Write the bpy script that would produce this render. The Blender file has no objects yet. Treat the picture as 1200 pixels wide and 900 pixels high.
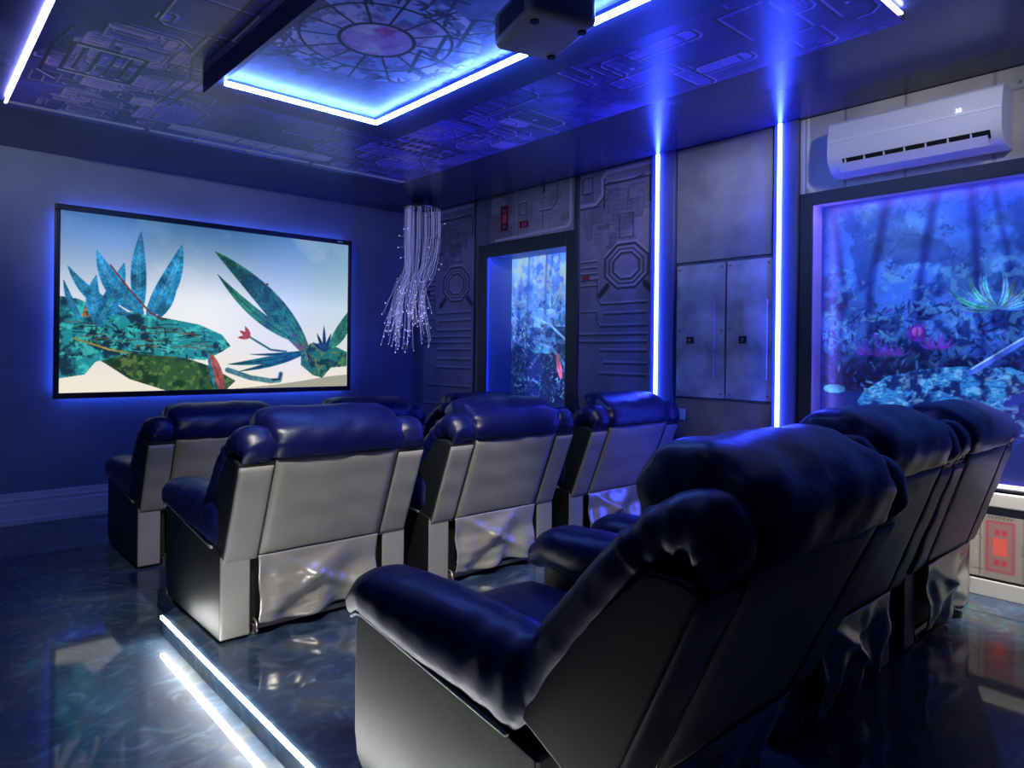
import bpy, bmesh, math, random
import numpy as np
from mathutils import Vector, Matrix

# ------------------------------------------------------------------ camera / world / lights
sc = bpy.context.scene
col = sc.collection
vs = sc.view_settings
vs.view_transform = 'Standard'; vs.look = 'None'; vs.gamma = 1.0; vs.use_curve_mapping = False
vs.exposure = 0.0
CH = 1.35
cam_d = bpy.data.cameras.new('camera'); cam = bpy.data.objects.new('camera', cam_d); col.objects.link(cam)
cam_d.sensor_width = 36; cam_d.lens = 36 * 810 / 1200; cam_d.clip_start = 0.02
cam_d.shift_y = -(450 - 414) / 1200
cam.location = (0, 0, CH)
yaw, roll = math.radians(41.8), math.radians(0.65)
cam.matrix_world = Matrix.Translation((0, 0, CH)) @ Matrix.Rotation(-yaw, 4, 'Z') @ Matrix.Rotation(math.pi/2, 4, 'X') @ Matrix.Rotation(roll, 4, 'Z')
sc.camera = cam
w = bpy.data.worlds.new('world'); sc.world = w; w.use_nodes = True
w.node_tree.nodes['Background'].inputs[0].default_value = (0.05, 0.07, 0.2, 1)
w.node_tree.nodes['Background'].inputs[1].default_value = 0.2

LED_WALL = (3.0, 6.0, 105.0)
LED_TRAY = (9.0, 20.0, 80.0)
LED_STEP = (88.0, 88.0, 86.0)
LED_TV = (0.9, 2.2, 17.0)
LED_WIN1 = (1.2, 3.0, 55.0)
LED_WIN2 = (15.0, 12.0, 90.0)
LED_EDGE = (16.0, 17.0, 46.0)
SPOTS = [  # added fill lamps: location, target, watts, cone degrees, blend, colour, fixture label
    ((0.95, 1.30, 2.80), (1.60, 2.95, 0.62), 330, 50, 0.5, (1.0, 0.94, 0.84), 'added unseen fill spotlight nearest the left wall'),
    ((1.90, 1.00, 2.84), (2.75, 2.95, 0.62), 320, 46, 0.5, (1.0, 0.94, 0.84), 'added unseen fill spotlight in the middle of the room'),
    ((3.60, 0.30, 2.84), (4.34, 0.88, 0.38), 620, 36, 0.8, (1.0, 0.93, 0.86), 'added unseen fill spotlight over the big jungle light box'),
    ((2.60, 0.30, 2.84), (4.30, 1.60, 2.60), 60, 50, 0.9, (0.85, 0.87, 1.0), 'added unseen fill spotlight facing the air conditioner'),
    ((2.55, 0.80, 2.84), (4.30, 3.30, 2.90), 150, 46, 0.9, (0.85, 0.85, 1.0), 'added unseen fill spotlight facing the metal wall panels'),
    ((-0.30, 3.60, 2.78), (1.60, 6.45, 3.00), 150, 60, 1.0, (0.8, 0.86, 1.0), 'added unseen fill spotlight facing the television wall'),
]

# ------------------------------------------------------------------ helpers
rnd = random.Random(7)
def tag(o, label=None, cat=None, group=None, kind=None):
    if label: o['label'] = label
    if cat: o['category'] = cat
    if group: o['group'] = group
    if kind: o['kind'] = kind
    return o
def empty(name, loc=(0, 0, 0), rz=0.0):
    o = bpy.data.objects.new(name, None); col.objects.link(o); o.location = loc; o.rotation_euler[2] = rz
    o.empty_display_size = 0.1
    return o
def mesh_obj(name, verts, faces, mat, parent=None, smooth=True, loc=(0, 0, 0)):
    me = bpy.data.meshes.new(name)
    me.from_pydata([tuple(map(float, v)) for v in verts], [], [tuple(map(int, f)) for f in faces])
    if smooth: me.polygons.foreach_set('use_smooth', [True] * len(me.polygons))
    me.materials.append(mat); me.update()
    o = bpy.data.objects.new(name, me); col.objects.link(o); o.location = loc
    if parent: o.parent = parent
    return o
class MB:
    """collects shapes for one mesh"""
    def __init__(s): s.v = []; s.f = []; s.mi = []
    def add(s, v, f, mi=0):
        b = len(s.v); s.v += [tuple(map(float, p)) for p in v]; s.f += [tuple(int(i) + b for i in q) for q in f]; s.mi += [mi] * len(f)
        return s
    def box(s, a, b, mi=0):
        x0, y0, z0 = a; x1, y1, z1 = b
        v = [(x0,y0,z0),(x1,y0,z0),(x1,y1,z0),(x0,y1,z0),(x0,y0,z1),(x1,y0,z1),(x1,y1,z1),(x0,y1,z1)]
        f = [(0,3,2,1),(4,5,6,7),(0,1,5,4),(1,2,6,5),(2,3,7,6),(3,0,4,7)]
        return s.add(v, f, mi)
    def rbox(s, a, b, r, n=3, mi=0, fn=None):
        v, f = rounded_box(a, b, r, n)
        if fn is not None: v = fn(v)
        return s.add(v, f, mi)
    def tube(s, pts, r, seg=8, mi=0, caps=True):
        v, f = sweep(pts, r, r, seg, caps=caps); return s.add(v, f, mi)
    def build(s, name, mat, parent=None, smooth=False, bevel=0.0, loc=(0, 0, 0), angle=40):
        mats = mat if isinstance(mat, (list, tuple)) else [mat]
        o = mesh_obj(name, s.v, s.f, mats[0], parent, smooth, loc)
        for m in mats[1:]: o.data.materials.append(m)
        if len(mats) > 1: o.data.polygons.foreach_set('material_index', s.mi)
        if bevel > 0:
            m = o.modifiers.new('bevel', 'BEVEL'); m.width = bevel; m.segments = 3; m.limit_method = 'ANGLE'; m.angle_limit = math.radians(35)
            o.data.polygons.foreach_set('use_smooth', [True] * len(o.data.polygons))
            wn = o.modifiers.new('wn', 'WEIGHTED_NORMAL'); wn.keep_sharp = False
        return o
def rounded_box(a, b, r, n=3, seg=None):
    """box from a to b with edges rounded by radius r; faces carry a grid"""
    a = np.array(a, float); b = np.array(b, float); c = (a + b) / 2; h = (b - a) / 2; r = min(r, h.min() * 0.999)
    seg = seg or [1, 1, 1]
    def axis(i):
        inner = h[i] - r
        t = [-h[i] + r * (1 - math.cos(math.pi / 2 * k / n)) for k in range(n)]
        mid = list(np.linspace(-inner, inner, seg[i] + 1)) if inner > 1e-5 else [0.0]
        return np.array(t + mid + [-q for q in reversed(t)])
    ax = [axis(i) for i in range(3)]
    V = []; idx = {}; F = []
    def vid(p):
        k = (round(p[0], 6), round(p[1], 6), round(p[2], 6))
        if k not in idx: idx[k] = len(V); V.append(p)
        return idx[k]
    for d in range(3):
        u, w_ = (d + 1) % 3, (d + 2) % 3
        for sgn in (-1, 1):
            A, B = ax[u], ax[w_]
            g = [[None] * len(B) for _ in A]
            for i, p in enumerate(A):
                for j, q in enumerate(B):
                    P = [0, 0, 0]; P[d] = sgn * h[d]; P[u] = p; P[w_] = q
                    g[i][j] = vid(tuple(P))
            for i in range(len(A) - 1):
                for j in range(len(B) - 1):
                    q = (g[i][j], g[i+1][j], g[i+1][j+1], g[i][j+1])
                    F.append(q if sgn > 0 else q[::-1])
    V = np.array(V)
    inner = np.clip(V, -(h - r), h - r); dlt = V - inner; L = np.linalg.norm(dlt, axis=1, keepdims=True); L[L < 1e-9] = 1
    return inner + dlt / L * r + c, F
def sweep(pts, ru, rv=None, seg=12, up=(1, 0, 0), caps=True, power=2.0, ncap=4):
    """tube along pts; ru = half width along 'up', rv = half width across; values or lists"""
    P = np.array(pts, float); n = len(P)
    ru = np.full(n, ru, float) if np.isscalar(ru) else np.array(ru, float)
    rv = ru if rv is None else (np.full(n, rv, float) if np.isscalar(rv) else np.array(rv, float))
    T = np.gradient(P, axis=0); T /= np.linalg.norm(T, axis=1, keepdims=True) + 1e-12
    up = np.array(up, float)
    rings = []
    th = np.linspace(0, 2 * math.pi, seg, endpoint=False)
    ct, st = np.cos(th), np.sin(th)
    e = 2.0 / power
    cu, sv = np.sign(ct) * np.abs(ct) ** e, np.sign(st) * np.abs(st) ** e
    def ring(c, t, a, b):
        U = up - t * np.dot(up, t)
        if np.linalg.norm(U) < 1e-3: U = np.array([0, 1, 0.0]) - t * t[1]
        if np.linalg.norm(U) < 1e-3: U = np.array([0, 0, 1.0]) - t * t[2]
        U /= np.linalg.norm(U); Wv = np.cross(t, U)
        return c + np.outer(cu * a, U) + np.outer(sv * b, Wv)
    if caps:
        for k in range(1, ncap):
            a = math.pi / 2 * k / ncap
            rr = min(ru[0], rv[0])
            rings.append(ring(P[0] - T[0] * rr * math.cos(a) * 0.8, T[0], ru[0] * math.sin(a), rv[0] * math.sin(a)))
    for i in range(n): rings.append(ring(P[i], T[i], ru[i], rv[i]))
    if caps:
        for k in range(ncap - 1, 0, -1):
            a = math.pi / 2 * k / ncap
            rr = min(ru[-1], rv[-1])
            rings.append(ring(P[-1] + T[-1] * rr * math.cos(a) * 0.8, T[-1], ru[-1] * math.sin(a), rv[-1] * math.sin(a)))
    V = np.concatenate(rings); F = []
    for i in range(len(rings) - 1):
        for j in range(seg):
            k = (j + 1) % seg
            F.append((i*seg+j, i*seg+k, (i+1)*seg+k, (i+1)*seg+j))
    F.append(tuple(range(seg))[::-1]); m = (len(rings) - 1) * seg; F.append(tuple(m + j for j in range(seg)))
    return V, F
def smooth_path(pts, n=24):
    P = np.array(pts, float); m = len(P)
    Q = np.vstack([2*P[0]-P[1], P, 2*P[-1]-P[-2]]); out = []
    for t in np.linspace(0, m - 1, n):
        i = min(int(t), m - 2); u = t - i
        p0, p1, p2, p3 = Q[i], Q[i+1], Q[i+2], Q[i+3]
        out.append(0.5 * ((2*p1) + (-p0+p2)*u + (2*p0-5*p1+4*p2-p3)*u*u + (-p0+3*p1-3*p2+p3)*u**3))
    return np.array(out)
_rs = np.random.RandomState(3)
_K = _rs.normal(size=(24, 3)); _PH = _rs.uniform(0, 6.28, 24)
def wob(p, freq, amp, k0=0, n=6):
    s = np.zeros(len(p))
    for i in range(k0, k0 + n):
        k = _K[i % 24] / np.linalg.norm(_K[i % 24]); s += np.sin(p @ k * freq * (0.7 + 0.15 * (i - k0)) + _PH[i % 24])
    return amp * s / n * 1.6

# ------------------------------------------------------------------ materials
def nodes(name):
    m = bpy.data.materials.new(name); m.use_nodes = True
    nt = m.node_tree; return m, nt, nt.nodes['Principled BSDF']
def plain(name, c, rough=0.5, metal=0.0, spec=0.5, noise=None, bump=None, coat=0.0):
    m, nt, b = nodes(name)
    b.inputs['Base Color'].default_value = (*c, 1); b.inputs['Roughness'].default_value = rough
    b.inputs['Metallic'].default_value = metal; b.inputs['Specular IOR Level'].default_value = spec
    b.inputs['Coat Weight'].default_value = coat
    tc = nt.nodes.new('ShaderNodeTexCoord')
    if noise:   # (scale, amount)
        n = nt.nodes.new('ShaderNodeTexNoise'); n.inputs['Scale'].default_value = noise[0]; n.inputs['Detail'].default_value = 6
        nt.links.new(tc.outputs['Object'], n.inputs['Vector'])
        r = nt.nodes.new('ShaderNodeValToRGB'); r.color_ramp.elements[0].position = 0.3; r.color_ramp.elements[1].position = 0.7
        r.color_ramp.elements[0].color = (*[x * (1 - noise[1]) for x in c], 1); r.color_ramp.elements[1].color = (*[min(1, x * (1 + noise[1])) for x in c], 1)
        nt.links.new(n.outputs['Fac'], r.inputs['Fac']); nt.links.new(r.outputs['Color'], b.inputs['Base Color'])
    if bump:    # (scale, strength, distance)
        n = nt.nodes.new('ShaderNodeTexNoise'); n.inputs['Scale'].default_value = bump[0]; n.inputs['Detail'].default_value = 5
        nt.links.new(tc.outputs['Object'], n.inputs['Vector'])
        bp = nt.nodes.new('ShaderNodeBump'); bp.inputs['Strength'].default_value = bump[1]; bp.inputs['Distance'].default_value = bump[2]
        nt.links.new(n.outputs['Fac'], bp.inputs['Height']); nt.links.new(bp.outputs['Normal'], b.inputs['Normal'])
    return m
def emit(name, c):
    m, nt, b = nodes(name); s = max(c)
    b.inputs['Base Color'].default_value = (0.3, 0.3, 0.3, 1)
    b.inputs['Emission Color'].default_value = (c[0]/s, c[1]/s, c[2]/s, 1); b.inputs['Emission Strength'].default_value = s
    return m
def art(name, strength=0.0, rough=0.5, spec=0.4, gain=1.0):
    m, nt, b = nodes(name)
    a = nt.nodes.new('ShaderNodeAttribute'); a.attribute_name = 'Col'
    b.inputs['Roughness'].default_value = rough; b.inputs['Specular IOR Level'].default_value = spec
    if strength > 0:
        b.inputs['Base Color'].default_value = (0.01, 0.01, 0.01, 1)
        nt.links.new(a.outputs['Color'], b.inputs['Emission Color']); b.inputs['Emission Strength'].default_value = strength
    else:
        nt.links.new(a.outputs['Color'], b.inputs['Base Color'])
    return m

M = {}
M['leather'] = plain('dark_leather', (0.003, 0.005, 0.058), 0.38, spec=0.42, bump=(17, 0.35, 0.008))
M['leather_side'] = plain('dark_side_leather', (0.010, 0.012, 0.014), 0.5, spec=0.3, bump=(420, 0.15, 0.002))
M['rear'] = plain('lit_rear_leather', (0.20, 0.198, 0.19), 0.5, spec=0.5, noise=(6, 0.08), bump=(500, 0.15, 0.002))  # same dark leather, with the light on chair backs put into its colour
M['flap'] = plain('lit_satin_leather', (0.34, 0.33, 0.31), 0.27, metal=0.45, spec=0.7, bump=(9, 0.3, 0.012))  # dark leather cover, silver of grazing light put into its colour
M['piping'] = plain('grey_piping', (0.25, 0.25, 0.23), 0.45)
M['seam'] = plain('black_seam', (0.006, 0.006, 0.007), 0.6)
M['steel'] = plain('brushed_steel', (0.3, 0.28, 0.25), 0.35, metal=0.9)
M['black'] = plain('black_plastic', (0.005, 0.005, 0.007), 0.35)
M['wall_blue'] = plain('wall_paint', (0.17, 0.20, 0.28), 0.6, spec=0.3, noise=(1.6, 0.18), bump=(14, 0.25, 0.01))
M['soffit'] = plain('soffit_paint', (0.038, 0.044, 0.11), 0.27, spec=0.5, noise=(1.1, 0.15), bump=(9, 0.12, 0.012))
M['soffit_dark'] = plain('dark_trim', (0.02, 0.022, 0.035), 0.4)
M['silver'] = plain('silver_skirting', (0.62, 0.62, 0.63), 0.4)
M['wall_dark'] = plain('dark_wall_paint', (0.015, 0.017, 0.03), 0.7)
M['white'] = plain('white_plastic', (0.72, 0.72, 0.76), 0.35)
M['white_trim'] = plain('white_skirting', (0.62, 0.62, 0.58), 0.4)
M['groove'] = plain('pilaster_paint', (0.10, 0.11, 0.22), 0.5)
M['dark_frame'] = plain('dark_window_frame', (0.035, 0.04, 0.045), 0.45)
M['jamb_blue'] = plain('blue_jamb', (0.16, 0.20, 0.42), 0.5)
M['jamb'] = plain('pale_jamb', (0.55, 0.5, 0.75), 0.5)
M['metal_panel'] = plain('weathered_metal', (0.34, 0.34, 0.36), 0.45, metal=0.15, noise=(2.2, 0.35), bump=(10, 0.2, 0.01))
M['cab'] = plain('cabinet_metal', (0.52, 0.52, 0.56), 0.42, metal=0.15, noise=(4.0, 0.5), bump=(12, 0.2, 0.01))
M['rust'] = plain('brown_weathered_metal', (0.34, 0.25, 0.18), 0.5, metal=0.0, noise=(3.0, 0.4))
M['fiber'] = plain('clear_fiber', (0.5, 0.5, 0.62), 0.25, spec=0.8)
M['fiber'].node_tree.nodes['Principled BSDF'].inputs['Emission Color'].default_value = (0.4, 0.42, 0.9, 1)
M['fiber'].node_tree.nodes['Principled BSDF'].inputs['Emission Strength'].default_value = 0.3
M['tip'] = emit('fiber_tip', (0.8, 0.75, 1.6))
M['proj'] = plain('projector_shell', (0.30, 0.30, 0.36), 0.3)

def floor_mat(name, shift):
    m, nt, b = nodes(name)
    tc = nt.nodes.new('ShaderNodeTexCoord'); mp = nt.nodes.new('ShaderNodeMapping'); mp.inputs['Location'].default_value = shift
    nt.links.new(tc.outputs['Object'], mp.inputs['Vector'])
    n1 = nt.nodes.new('ShaderNodeTexNoise'); n1.inputs['Scale'].default_value = 1.6; n1.inputs['Detail'].default_value = 7; n1.inputs['Distortion'].default_value = 1.6
    n2 = nt.nodes.new('ShaderNodeTexNoise'); n2.inputs['Scale'].default_value = 5.0; n2.inputs['Detail'].default_value = 9; n2.inputs['Distortion'].default_value = 3.0
    for n in (n1, n2): nt.links.new(mp.outputs['Vector'], n.inputs['Vector'])
    r1 = nt.nodes.new('ShaderNodeValToRGB'); e = r1.color_ramp.elements
    e[0].position = 0.32; e[0].color = (0.012, 0.020, 0.04, 1); e[1].position = 0.72; e[1].color = (0.03, 0.13, 0.17, 1)
    x = e.new(0.52); x.color = (0.02, 0.045, 0.085, 1); x = e.new(0.62); x.color = (0.05, 0.06, 0.065, 1)
    r2 = nt.nodes.new('ShaderNodeValToRGB'); e = r2.color_ramp.elements
    e[0].position = 0.50; e[0].color = (0, 0, 0, 1); e[1].position = 0.75; e[1].color = (0.05, 0.09, 0.12, 1)
    nt.links.new(n1.outputs['Fac'], r1.inputs['Fac']); nt.links.new(n2.outputs['Fac'], r2.inputs['Fac'])
    ad = nt.nodes.new('ShaderNodeMixRGB'); ad.blend_type = 'ADD'; ad.inputs[0].default_value = 0.8
    nt.links.new(r1.outputs['Color'], ad.inputs[1]); nt.links.new(r2.outputs['Color'], ad.inputs[2])
    nt.links.new(ad.outputs['Color'], b.inputs['Base Color'])
    b.inputs['Roughness'].default_value = 0.5; b.inputs['Specular IOR Level'].default_value = 0.2
    b.inputs['Coat Weight'].default_value = 0.75; b.inputs['Coat Roughness'].default_value = 0.05
    bp = nt.nodes.new('ShaderNodeBump'); bp.inputs['Strength'].default_value = 0.05; bp.inputs['Distance'].default_value = 0.004
    nt.links.new(n2.outputs['Fac'], bp.inputs['Height']); nt.links.new(bp.outputs['Normal'], b.inputs['Normal'])
    return m
M['floor'] = floor_mat('epoxy_floor', (0, 0, 0)); M['riser'] = floor_mat('epoxy_riser', (4, 3, 0))

# ------------------------------------------------------------------ painting of printed / displayed pictures into mesh colours
def fbm(X, Y, s, seed, oct=4):
    r = np.random.RandomState(seed); out = np.zeros_like(X); amp = 1.0; tot = 0
    for o in range(oct):
        G = r.rand(64, 64); x = X * s + 11.3; y = Y * s + 7.7
        xi = np.floor(x).astype(int); yi = np.floor(y).astype(int); fx = x - xi; fy = y - yi
        fx = fx*fx*(3-2*fx); fy = fy*fy*(3-2*fy)
        a = G[yi % 64, xi % 64]; b = G[yi % 64, (xi+1) % 64]; c = G[(yi+1) % 64, xi % 64]; d = G[(yi+1) % 64, (xi+1) % 64]
        out += amp * ((a*(1-fx)+b*fx)*(1-fy) + (c*(1-fx)+d*fx)*fy); tot += amp; amp *= 0.55; s *= 2.03
    return out / tot
class Canvas:
    def __init__(s, w, h, nx, ny):
        s.w, s.h, s.nx, s.ny = w, h, nx, ny
        s.X, s.Y = np.meshgrid(np.linspace(0, w, nx), np.linspace(0, h, ny)); s.c = np.zeros((ny, nx, 3)); s.px = w / (nx - 1)
    def mix(s, m, c, a=1.0):
        m = np.clip(m, 0, 1)[..., None] * a; s.c = s.c * (1 - m) + np.array(c, float) * m
    def poly(s, pts, c, a=1.0):
        ins = np.zeros_like(s.X, bool); n = len(pts)
        for i in range(n):
            x0, y0 = pts[i]; x1, y1 = pts[(i+1) % n]
            if y0 == y1: continue
            k = ((s.Y >= min(y0, y1)) & (s.Y < max(y0, y1))) & (s.X < x0 + (s.Y - y0) / (y1 - y0) * (x1 - x0))
            ins ^= k
        s.mix(ins.astype(float), c, a); return ins
    def win(s, x0, x1, y0, y1):
        i0 = max(0, int(x0/s.px)-2); i1 = min(s.nx, int(x1/s.px)+4); dy = s.h/(s.ny-1); j0 = max(0, int(y0/dy)-2); j1 = min(s.ny, int(y1/dy)+4)
        return (slice(j0, max(j0, j1)), slice(i0, max(i0, i1)))
    tex = None
    def mixw(s, sl, m, c, a):
        m = np.clip(m, 0, 1)[..., None] * a; c = np.array(c, float)
        if s.tex is not None: c = c * s.tex[sl][..., None]
        s.c[sl] = s.c[sl]*(1-m) + c*m
    def line(s, pts, wd, c, a=1.0, closed=False, soft=None):
        if closed: pts = list(pts) + [pts[0]]
        xs = [p[0] for p in pts]; ys = [p[1] for p in pts]; sl = s.win(min(xs)-wd, max(xs)+wd, min(ys)-wd, max(ys)+wd); X, Y = s.X[sl], s.Y[sl]
        if X.size == 0: return
        D = np.full_like(X, 9.0)
        for (x0, y0), (x1, y1) in zip(pts[:-1], pts[1:]):
            dx, dy = x1-x0, y1-y0; L = dx*dx+dy*dy + 1e-12
            t = np.clip(((X-x0)*dx + (Y-y0)*dy) / L, 0, 1)
            D = np.minimum(D, np.hypot(X-x0-t*dx, Y-y0-t*dy))
        s.mixw(sl, (wd/2 - D) / (soft or s.px) + 0.5, c, a)
    def disc(s, x, y, r, c, a=1.0, soft=None, ry=None):
        k = max(r, ry or r) + s.px*2; sl = s.win(x-k, x+k, y-k, y+k); X, Y = s.X[sl], s.Y[sl]
        if X.size == 0: return
        d = np.hypot(X-x, (Y-y) * (r / (ry or r))); s.mixw(sl, (r-d) / (soft or s.px) + (0.5 if soft is None else 0), c, a)
    def leaf(s, p0, p1, wd, c, c2=None, bend=0.0, a=1.0):
        p0 = np.array(p0, float); p1 = np.array(p1, float); d = p1-p0; L = np.hypot(*d); d /= L; n = np.array([-d[1], d[0]])
        k = wd + abs(bend)*L; lo = np.minimum(p0, p1)-k; hi = np.maximum(p0, p1)+k; sl = s.win(lo[0], hi[0], lo[1], hi[1]); X, Y = s.X[sl], s.Y[sl]
        full = np.zeros_like(s.X)
        if X.size == 0: return full
        u = ((X-p0[0])*d[0] + (Y-p0[1])*d[1]) / L; v = (X-p0[0])*n[0] + (Y-p0[1])*n[1]
        uc = np.clip(u, 0, 1); cen = bend * L * 4 * uc * (1-uc) * 0.5
        hw = wd/2 * np.sin(np.pi * uc ** 0.8) ** 0.8
        m = (hw - np.abs(v-cen)) / s.px + 0.5; m = np.clip(np.where((u > 0) & (u < 1), m, 0), 0, 1)
        if c is not None: s.mixw(sl, m, c, a)
        if c2 is not None:
            s.mixw(sl, m * np.clip((s.px*1.2 - np.abs(v-cen)) / s.px, 0, 1), c2, a)
            vv = np.sin((u*L - np.abs(v-cen)*0.8) / max(wd, 1e-3) * 22); s.mixw(sl, m * (vv > 0.55), c2, 0.35*a)
        full[sl] = m; return full
    def mesh(s, name, mat, origin, du, dv, parent=None):
        O = np.array(origin, float); du = np.array(du, float); dv = np.array(dv, float)
        P = O + s.X[..., None] * du + s.Y[..., None] * dv; P = P.reshape(-1, 3)
        i = np.arange(s.ny-1)[:, None] * s.nx + np.arange(s.nx-1)[None, :]
        F = np.stack([i, i+1, i+1+s.nx, i+s.nx], -1).reshape(-1, 4)
        me = bpy.data.meshes.new(name); nf = len(F)
        me.vertices.add(len(P)); me.vertices.foreach_set('co', P.ravel())
        me.loops.add(nf*4); me.loops.foreach_set('vertex_index', F.ravel())
        me.polygons.add(nf); me.polygons.foreach_set('loop_start', np.arange(nf)*4); me.polygons.foreach_set('loop_total', np.full(nf, 4))
        me.update(calc_edges=True)
        at = me.color_attributes.new('Col', 'FLOAT_COLOR', 'POINT')
        c = np.clip(s.c, 0, 255) / 255; lin = np.where(c <= 0.04045, c/12.92, ((c+0.055)/1.055)**2.4)
        at.data.foreach_set('color', np.concatenate([lin.reshape(-1, 3), np.ones((len(P), 1))], 1).ravel())
        me.materials.append(mat)
        o = bpy.data.objects.new(name, me); col.objects.link(o)
        if parent: o.parent = parent
        return o

# ------------------------------------------------------------------ the room
XL, XR, YB, YF, ZC = -0.60, 4.35, -0.70, 6.45, 2.87
PZ = 0.09                                     # height of the seating platform
def struct(mb, name, mat, **k): return tag(mb.build(name, mat, **k), kind='structure')
struct(MB().box((XL-0.2, YB-0.2, -0.1), (XR+0.6, YF+0.2, 0.0)), 'floor', M['floor'])
pf = MB()
pv = [(0.955, YB), (0.955, 3.52), (1.045, 3.62), (1.045, 3.95), (XR, 3.95), (XR, YB)]
n = len(pv); pf.add([(x, y, 0.0) for x, y in pv] + [(x, y, PZ) for x, y in pv], [tuple(range(n, 2*n))[::-1]] + [((i+1) % n, i, n+i, n+(i+1) % n) for i in range(n)])
riser = struct(pf, 'floor_platform', M['riser'])
bm = bmesh.new(); bm.from_mesh(riser.data); bmesh.ops.recalc_face_normals(bm, faces=bm.faces); bm.to_mesh(riser.data); bm.free()
struct(MB().box((XL-0.2, YF, 0), (XR+0.6, YF+0.2, ZC+0.3)), 'wall_front', M['wall_blue'])
struct(MB().box((XL-0.2, YB, 0), (XL, YF, ZC+0.3)), 'wall_left', M['wall_dark'])
struct(MB().box((XL-0.2, YB-0.2, 0), (XR+0.6, YB, ZC+0.3)), 'wall_back', M['wall_dark'])
W1 = (4.13, 5.26, 0.80, 2.31); W2 = (-0.20, 2.03, 0.66, 2.335)     # y0 y1 z0 z1 of the two light boxes
wr = MB(); X2 = XR + 0.6
for y0, y1, z0, z1 in [(YB, W2[0], 0, ZC+0.3), (W2[1], W1[0], 0, ZC+0.3), (W1[1], YF, 0, ZC+0.3),
                       (W2[0], W2[1], 0, W2[2]), (W2[0], W2[1], W2[3], ZC+0.3), (W1[0], W1[1], 0, W1[2]), (W1[0], W1[1], W1[3], ZC+0.3)]:
    wr.box((XR, y0, z0), (X2, y1, z1))
struct(wr, 'wall_right', M['wall_blue'])
struct(MB().box((XL, YB, ZC), (XR, YF, ZC+0.2)), 'ceiling', M['soffit'])

# baseboards
bb = MB(); bb.box((XL, YF-0.02, 0), (XR, YF, 0.24)); bb.box((XL, YF-0.035, 0), (XR, YF-0.02, 0.16)); bb.box((XL, YF-0.028, 0.18), (XR, YF-0.02, 0.20)); bb.box((XL, YF-0.05, 0), (XR, YF-0.035, 0.045))
struct(bb, 'baseboard_front', M['silver'], bevel=0.004)
br = MB(); br.box((XR-0.022, YB, PZ), (XR, 3.95, 0.175)); br.box((XR-0.022, 3.95, 0), (XR, YF-0.05, 0.175))
struct(br, 'baseboard_right', M['white_trim'], bevel=0.003)
struct(MB().box((XR-0.012, YB, 0.178), (XR, YF-0.05, 0.186)), 'trim_1', M['seam'])

# ------------------------------------------------------------------ science-fiction panelling artwork
def greeble(cv, seed, base, n=30, dark=0.55, light=1.35, x0=0, y0=0, x1=None, y1=None, smin=0.04, smax=0.28, lw=0.006):
    r = random.Random(seed); x1 = x1 or cv.w; y1 = y1 or cv.h
    for k in range(n):
        w_ = r.uniform(smin, smax); h_ = r.uniform(smin, smax) * r.choice((0.4, 0.7, 1, 1.4)); x = r.uniform(x0, max(x0, x1-w_)); y = r.uniform(y0, max(y0, y1-h_)); c = min(w_, h_) * r.uniform(0.1, 0.35)
        pts = [(x+c, y), (x+w_-c*r.choice((0, 1)), y), (x+w_, y+c), (x+w_, y+h_-c), (x+w_-c, y+h_), (x+c*r.choice((0, 1)), y+h_), (x, y+h_-c), (x, y+c)]
        f = r.uniform(0.8, 1.2); 
        if r.random() < 0.6: cv.poly(pts, [q*f for q in base], 0.6)
        cv.line([(a+lw*0.7, b-lw*0.7) for a, b in pts], lw, [q*light for q in base], 0.55, closed=True)
        cv.line(pts, lw, [q*dark for q in base], 0.8, closed=True)
        if r.random() < 0.4:
            for j in range(1, r.randint(2, 5)): cv.line([(x+c, y+h_*j/5), (x+w_-c, y+h_*j/5)], lw*0.8, [q*dark for q in base], 0.7)
        if r.random() < 0.3: cv.disc(x+w_/2, y+h_/2, min(w_, h_)*0.06, [q*light for q in base], 0.7)
def groove(cv, pts, base, lw=0.012, closed=False):
    cv.line([(a, b+lw*0.9) for a, b in pts], lw, [q*1.5 for q in base], 0.75, closed)
    cv.line(pts, lw, [q*0.35 for q in base], 0.9, closed)
def indicator(cv, x, y, w_, h_, bright=(235, 90, 90), fill=(70, 22, 34)):
    cv.poly([(x, y), (x+w_, y), (x+w_, y+h_), (x, y+h_)], fill)
    cv.line([(x, y), (x+w_, y), (x+w_, y+h_), (x, y+h_)], w_*0.07, (190, 75, 90), closed=True)
    cv.poly([(x+w_*.25, y+h_*.32), (x+w_*.78, y+h_*.32), (x+w_*.78, y+h_*.68), (x+w_*.25, y+h_*.68)], bright)
    for q in (0.12, 0.74): 
        for t in (0.3, 0.55): cv.poly([(x+w_*t, y+h_*q), (x+w_*(t+.17), y+h_*q), (x+w_*(t+.17), y+h_*(q+.12)), (x+w_*t, y+h_*(q+.12))], (205, 80, 95))
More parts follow.
